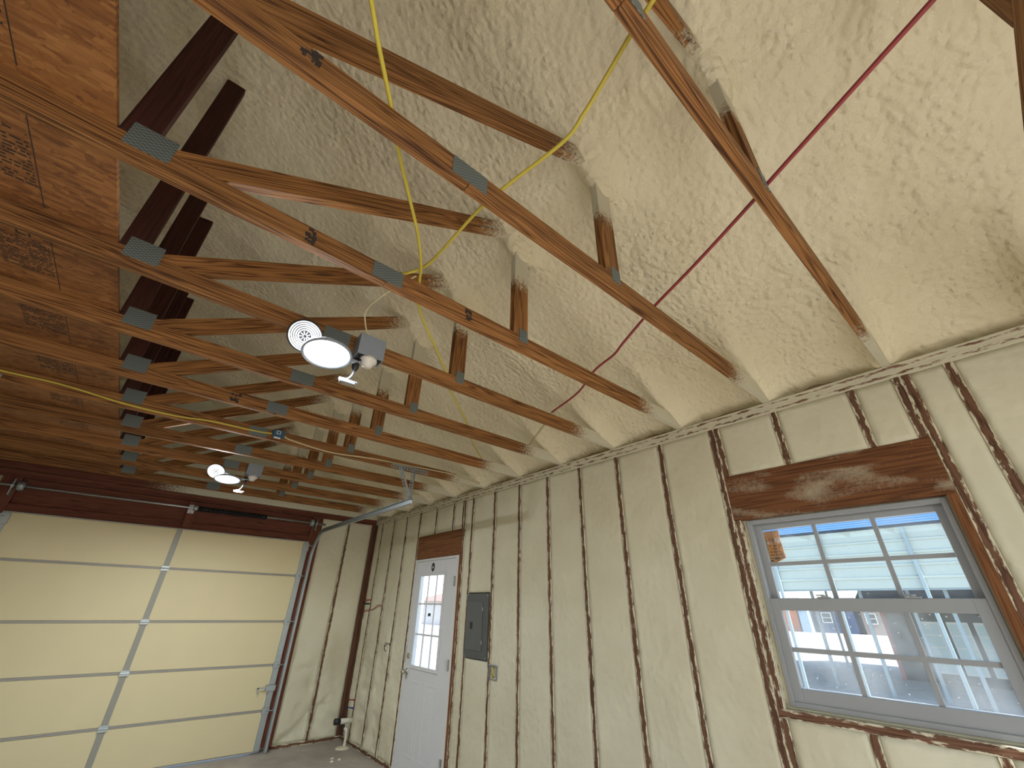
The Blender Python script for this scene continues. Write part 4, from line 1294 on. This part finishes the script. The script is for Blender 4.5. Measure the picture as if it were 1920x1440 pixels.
tag(MB().tube(smooth_path([(x, YQ, z) for x, z in pts] + [(0.53, YQ - .01, 2.80)]), .0065, 8).build('yellow_cable', M_YELLOW, None, True), 'yellow cable stapled along a far chord, left of the small blue box', 'cable', 'yellow cables')
tag(MB().tube(smooth_path([(0.62, YQ - .01, 2.80)] + [(x, YQ, z) for x, z in pts2]), .0065, 8).build('yellow_cable', M_TAN, None, True), 'dusty cable along a far chord from the small blue box to the right wall', 'cable', 'yellow cables')
p3 = [(0.95, -0.46, ZC), (1.02, -0.309, ZC), (1.102, -0.131, ZC - .002), (1.17, 0.01, ZC - .001), (1.236, 0.147, ZC), (1.271, 0.211, ZC), (1.39, 0.48, ZC - .006), (1.505, 0.742, ZC), (1.564, 0.865, ZC), (1.66, 1.06, ZC - .004), (1.716, 1.164, ZC - .004), (1.777, 1.353, ZC), (1.919, 1.62, ZC - .004), (2.02, 1.964, ZC)]
tag(MB().tube(smooth_path(p3), .007, 8).build('red_cable', M_RED, None, True), 'dark red cable running diagonally over the chords above the window', 'cable')
tag(MB().tube(smooth_path([(2.02, 1.964, ZC), (2.13, 2.15, ZC - .004), (2.217, 2.317, ZC - .004), (2.36, 2.58, ZC), (2.5, 2.85, ZC + .01)]), .008, 8).build('foam_covered_cable', M_TAN, None, True), 'foam coated end of the red cable beyond the lamp truss', 'cable')
YL = Y0 + 2 * TS
tag(MB().tube(smooth_path([(0.55, 1.36, ZC + .012), (0.50, 1.52, ZC + .0), (0.47, 1.70, ZC - .012), (0.52, 1.84, ZC - .012), (0.585, YL - .06, H + .073)]), .004, 8).build('lamp_cable', M_TAN, None, True), 'thin pale cable looping down into the grey box of the near lamp', 'cable')

# ---------------------------------------------------------------- outside
gm = MB().box(-80, 160, -90, 120, -0.30, -0.20).build('ground', M_GROUND)
struct(gm)


def ribbed(mb, p0, udir, vdir, un, vlen, pitch=0.23, h=0.03):
    """trapezoid ribs repeated along vdir, extruded along udir"""
    p0, ud, vd = Vector(p0), Vector(udir), Vector(vdir).normalized()
    nrm = ud.normalized().cross(vd)
    prof = []
    v = 0
    while v < vlen - 1e-6:
        prof += [(v, 0), (min(v + pitch * .70, vlen), 0), (min(v + pitch * .78, vlen), h), (min(v + pitch * .92, vlen), h)]
        v += pitch
    prof.append((vlen, 0))
    a = [mb.bm.verts.new(p0 + vd * v + nrm * q) for v, q in prof]
    b = [mb.bm.verts.new(p0 + ud + vd * v + nrm * q) for v, q in prof]
    c = [mb.bm.verts.new(p0 + vd * v + nrm * (q - .02)) for v, q in prof]
    d = [mb.bm.verts.new(p0 + ud + vd * v + nrm * (q - .02)) for v, q in prof]
    for i in range(len(prof) - 1):
        mb.bm.faces.new((a[i], b[i], b[i + 1], a[i + 1])); mb.bm.faces.new((c[i], c[i + 1], d[i + 1], d[i]))
    return mb


M_SIDING = simple('white_metal_siding', (0.36, 0.41, 0.375), 0.4, 0, 0.04, 2)
M_BLUEROOF = simple('blue_metal_roof', (0.032, 0.105, 0.22), 0.4, 0, 0.15, 1.5)
M_TUBE = simple('steel_tube', (0.22, 0.29, 0.32), 0.5, 0.2, 0.1, 4)
cp = thing('carport', 'open metal carport outside with blue roof, white side sheets and steel posts', 'carport', (14.7, 4.0, -0.2))
mb = MB(); ribbed(mb, (0, -12, 2.36), (0, 26, 0), (0, 0, 1), 1, 1.42, 0.285, -0.03); mb.build('side_sheet', M_SIDING, cp)
mb = MB(); ribbed(mb, (-0.2, -12, 3.80), (0, 26, 0), (4.2, 0, 1.75), 1, 4.5, 0.23, 0.03); mb.build('roof', M_BLUEROOF, cp)
mb = MB(); ribbed(mb, (7.9, 14, 3.80), (0, -26, 0), (-4.0, 0, 1.75), 1, 4.36, 0.23, 0.03); mb.build('roof', M_BLUEROOF, cp)
for yy, xx in ((1.98, -.08), (3.83, -.08), (5.15, -.08), (4.83, 1.3), (3.47, .6), (2.52, .9), (1.72, .3), (-.3, -.08), (-2.2, -.08), (7.0, -.08), (9.0, -.08), (6.2, 7.6), (1.0, 7.6), (-3.0, 7.6)):
    MB().box(xx - .035, xx + .035, yy - 4 - .035, yy - 4 + .035, 0.0, 3.75 if xx < .2 else (2.55 if xx < 2 else 3.7)).build('post', M_TUBE, cp)
MB().box(.0, .07, -12, 14, 2.32, 2.37).build('girt', M_TUBE, cp)

M_DARKSHED = simple('dark_green_siding', (0.045, 0.055, 0.05), 0.7, 0, 0.2, 5)
M_REDTRIM = simple('red_shed_trim', (0.32, 0.06, 0.06), 0.6)
sh = thing('dark_shed', 'dark shed with red trim and tall white paned windows under the carport', 'shed', (19.8, 1.0, -0.2))
MB().box(0, 4, -6, 3.1, 0.0, 2.15).build('body', M_DARKSHED, sh)
mb = MB().prism([(-.25, -6.2, 2.15), (4.25, -6.2, 2.15), (2, -6.2, 3.0)], (0, 9.9, 0)); mb.build('roof', simple('dark_shingles', (0.06, 0.055, 0.055), 0.9, 0, 0.3, 6), sh)
mb = MB(); mb.box(-.03, .0, 3.02, 3.12, 0, 2.15); mb.box(-.27, -.22, -6.2, 3.7, 2.05, 2.16); mb.build('trim', M_REDTRIM, sh)
for i, yc in enumerate((1.98, 1.32, 0.72)):
    w = MB().box(-.04, -.001, yc - .24, yc + .24, .25, 1.62).build('shed_window', M_WHITE, sh)
    mb = MB()
    for k in range(2):
        for j in range(4):
            mb.box(-.046, -.040, yc - .20 + k * .21, yc - .01 + k * .21, .30 + j * .325, .30 + j * .325 + .285)
    mb.build('panes', simple('pale_window_glass_%d' % i, (0.45, 0.58, 0.62), 0.15), w)
for lab_, y0, y1, colr, tn, xx, hh in (('blue shed with a white window seen through the lower left panes', 14.7, 18.4, (0.03, 0.055, 0.12), 1, 60, 2.4),
                                   ('pale blue shed beside the blue one beyond the carport', 18.75, 19.75, (0.25, 0.36, 0.48), 0, 59, 2.3),
                                   ('orange shed at the far left edge of the window view', 20.15, 21.8, (0.55, 0.17, 0.07), 0, 60, 2.4),
                                   ('grey brown shed in the gap left of the dark shed', 11.0, 14.2, (0.22, 0.16, 0.13), 1, 60, 2.4)):
    s = thing('storage_shed', lab_, 'shed', (xx, (y0 + y1) / 2, -0.2), 'storage sheds far outside')
    hy = (y1 - y0) / 2 - .06
    MB().box(0, 4, -hy, hy, 0, hh).build('body', simple('shed_paint_%d' % int(y0), colr, 0.6, 0, 0.08, 2), s)
    MB().prism([(-.3, -hy - .04, hh), (4.3, -hy - .04, hh), (2, -hy - .04, hh + 1.1)], (0, 2 * hy + .08, 0)).build('roof', simple('shed_roof_%d' % int(y0), (0.2, 0.18, 0.17), 0.8), s)
    if tn:
        w = MB().box(-.05, -.001, .3, 1.25, .95, 1.95).build('shed_window', M_WHITE, s)
        mb = MB(); mb.box(-.06, -.05, .38, 1.17, 1.03, 1.42); mb.box(-.06, -.05, .38, 1.17, 1.48, 1.87); mb.build('panes', M_DARKSHED, w)
s = thing('siding_house', 'pale blue building corner seen through the left panes of the door', 'building', (7.0, 13.35, -0.2))
MB().box(-2.6, .10, -.75, 3.5, 0, 2.9).build('wall', simple('light_blue_siding', (0.50, 0.68, 0.74), 0.6, 0, 0.08, 3), s)
MB().box(.0, .115, -.765, -.75, 0, 2.9).build('corner_trim', M_WHITE, s)
MB().prism([(-2.8, -.8, 2.9), (.25, -.8, 2.9), (-1.3, -.8, 3.7)], (0, 4.4, 0)).build('roof', M_SIDING, s)
s = thing('brick_house', 'low building with brownish roof seen through the right panes of the door', 'building', (26.0, 42.5, -0.2))
MB().box(0, 10, -5, 5, 0, 2.2).build('wall', simple('pale_wall', (0.55, 0.5, 0.48), 0.8), s)
MB().prism([(-.6, -5.4, 2.2), (10.6, -5.4, 2.2), (5, -5.4, 3.4)], (0, 10.8, 0)).build('roof', simple('rust_roof', (0.30, 0.15, 0.12), 0.8), s)

bpy.context.view_layer.update()
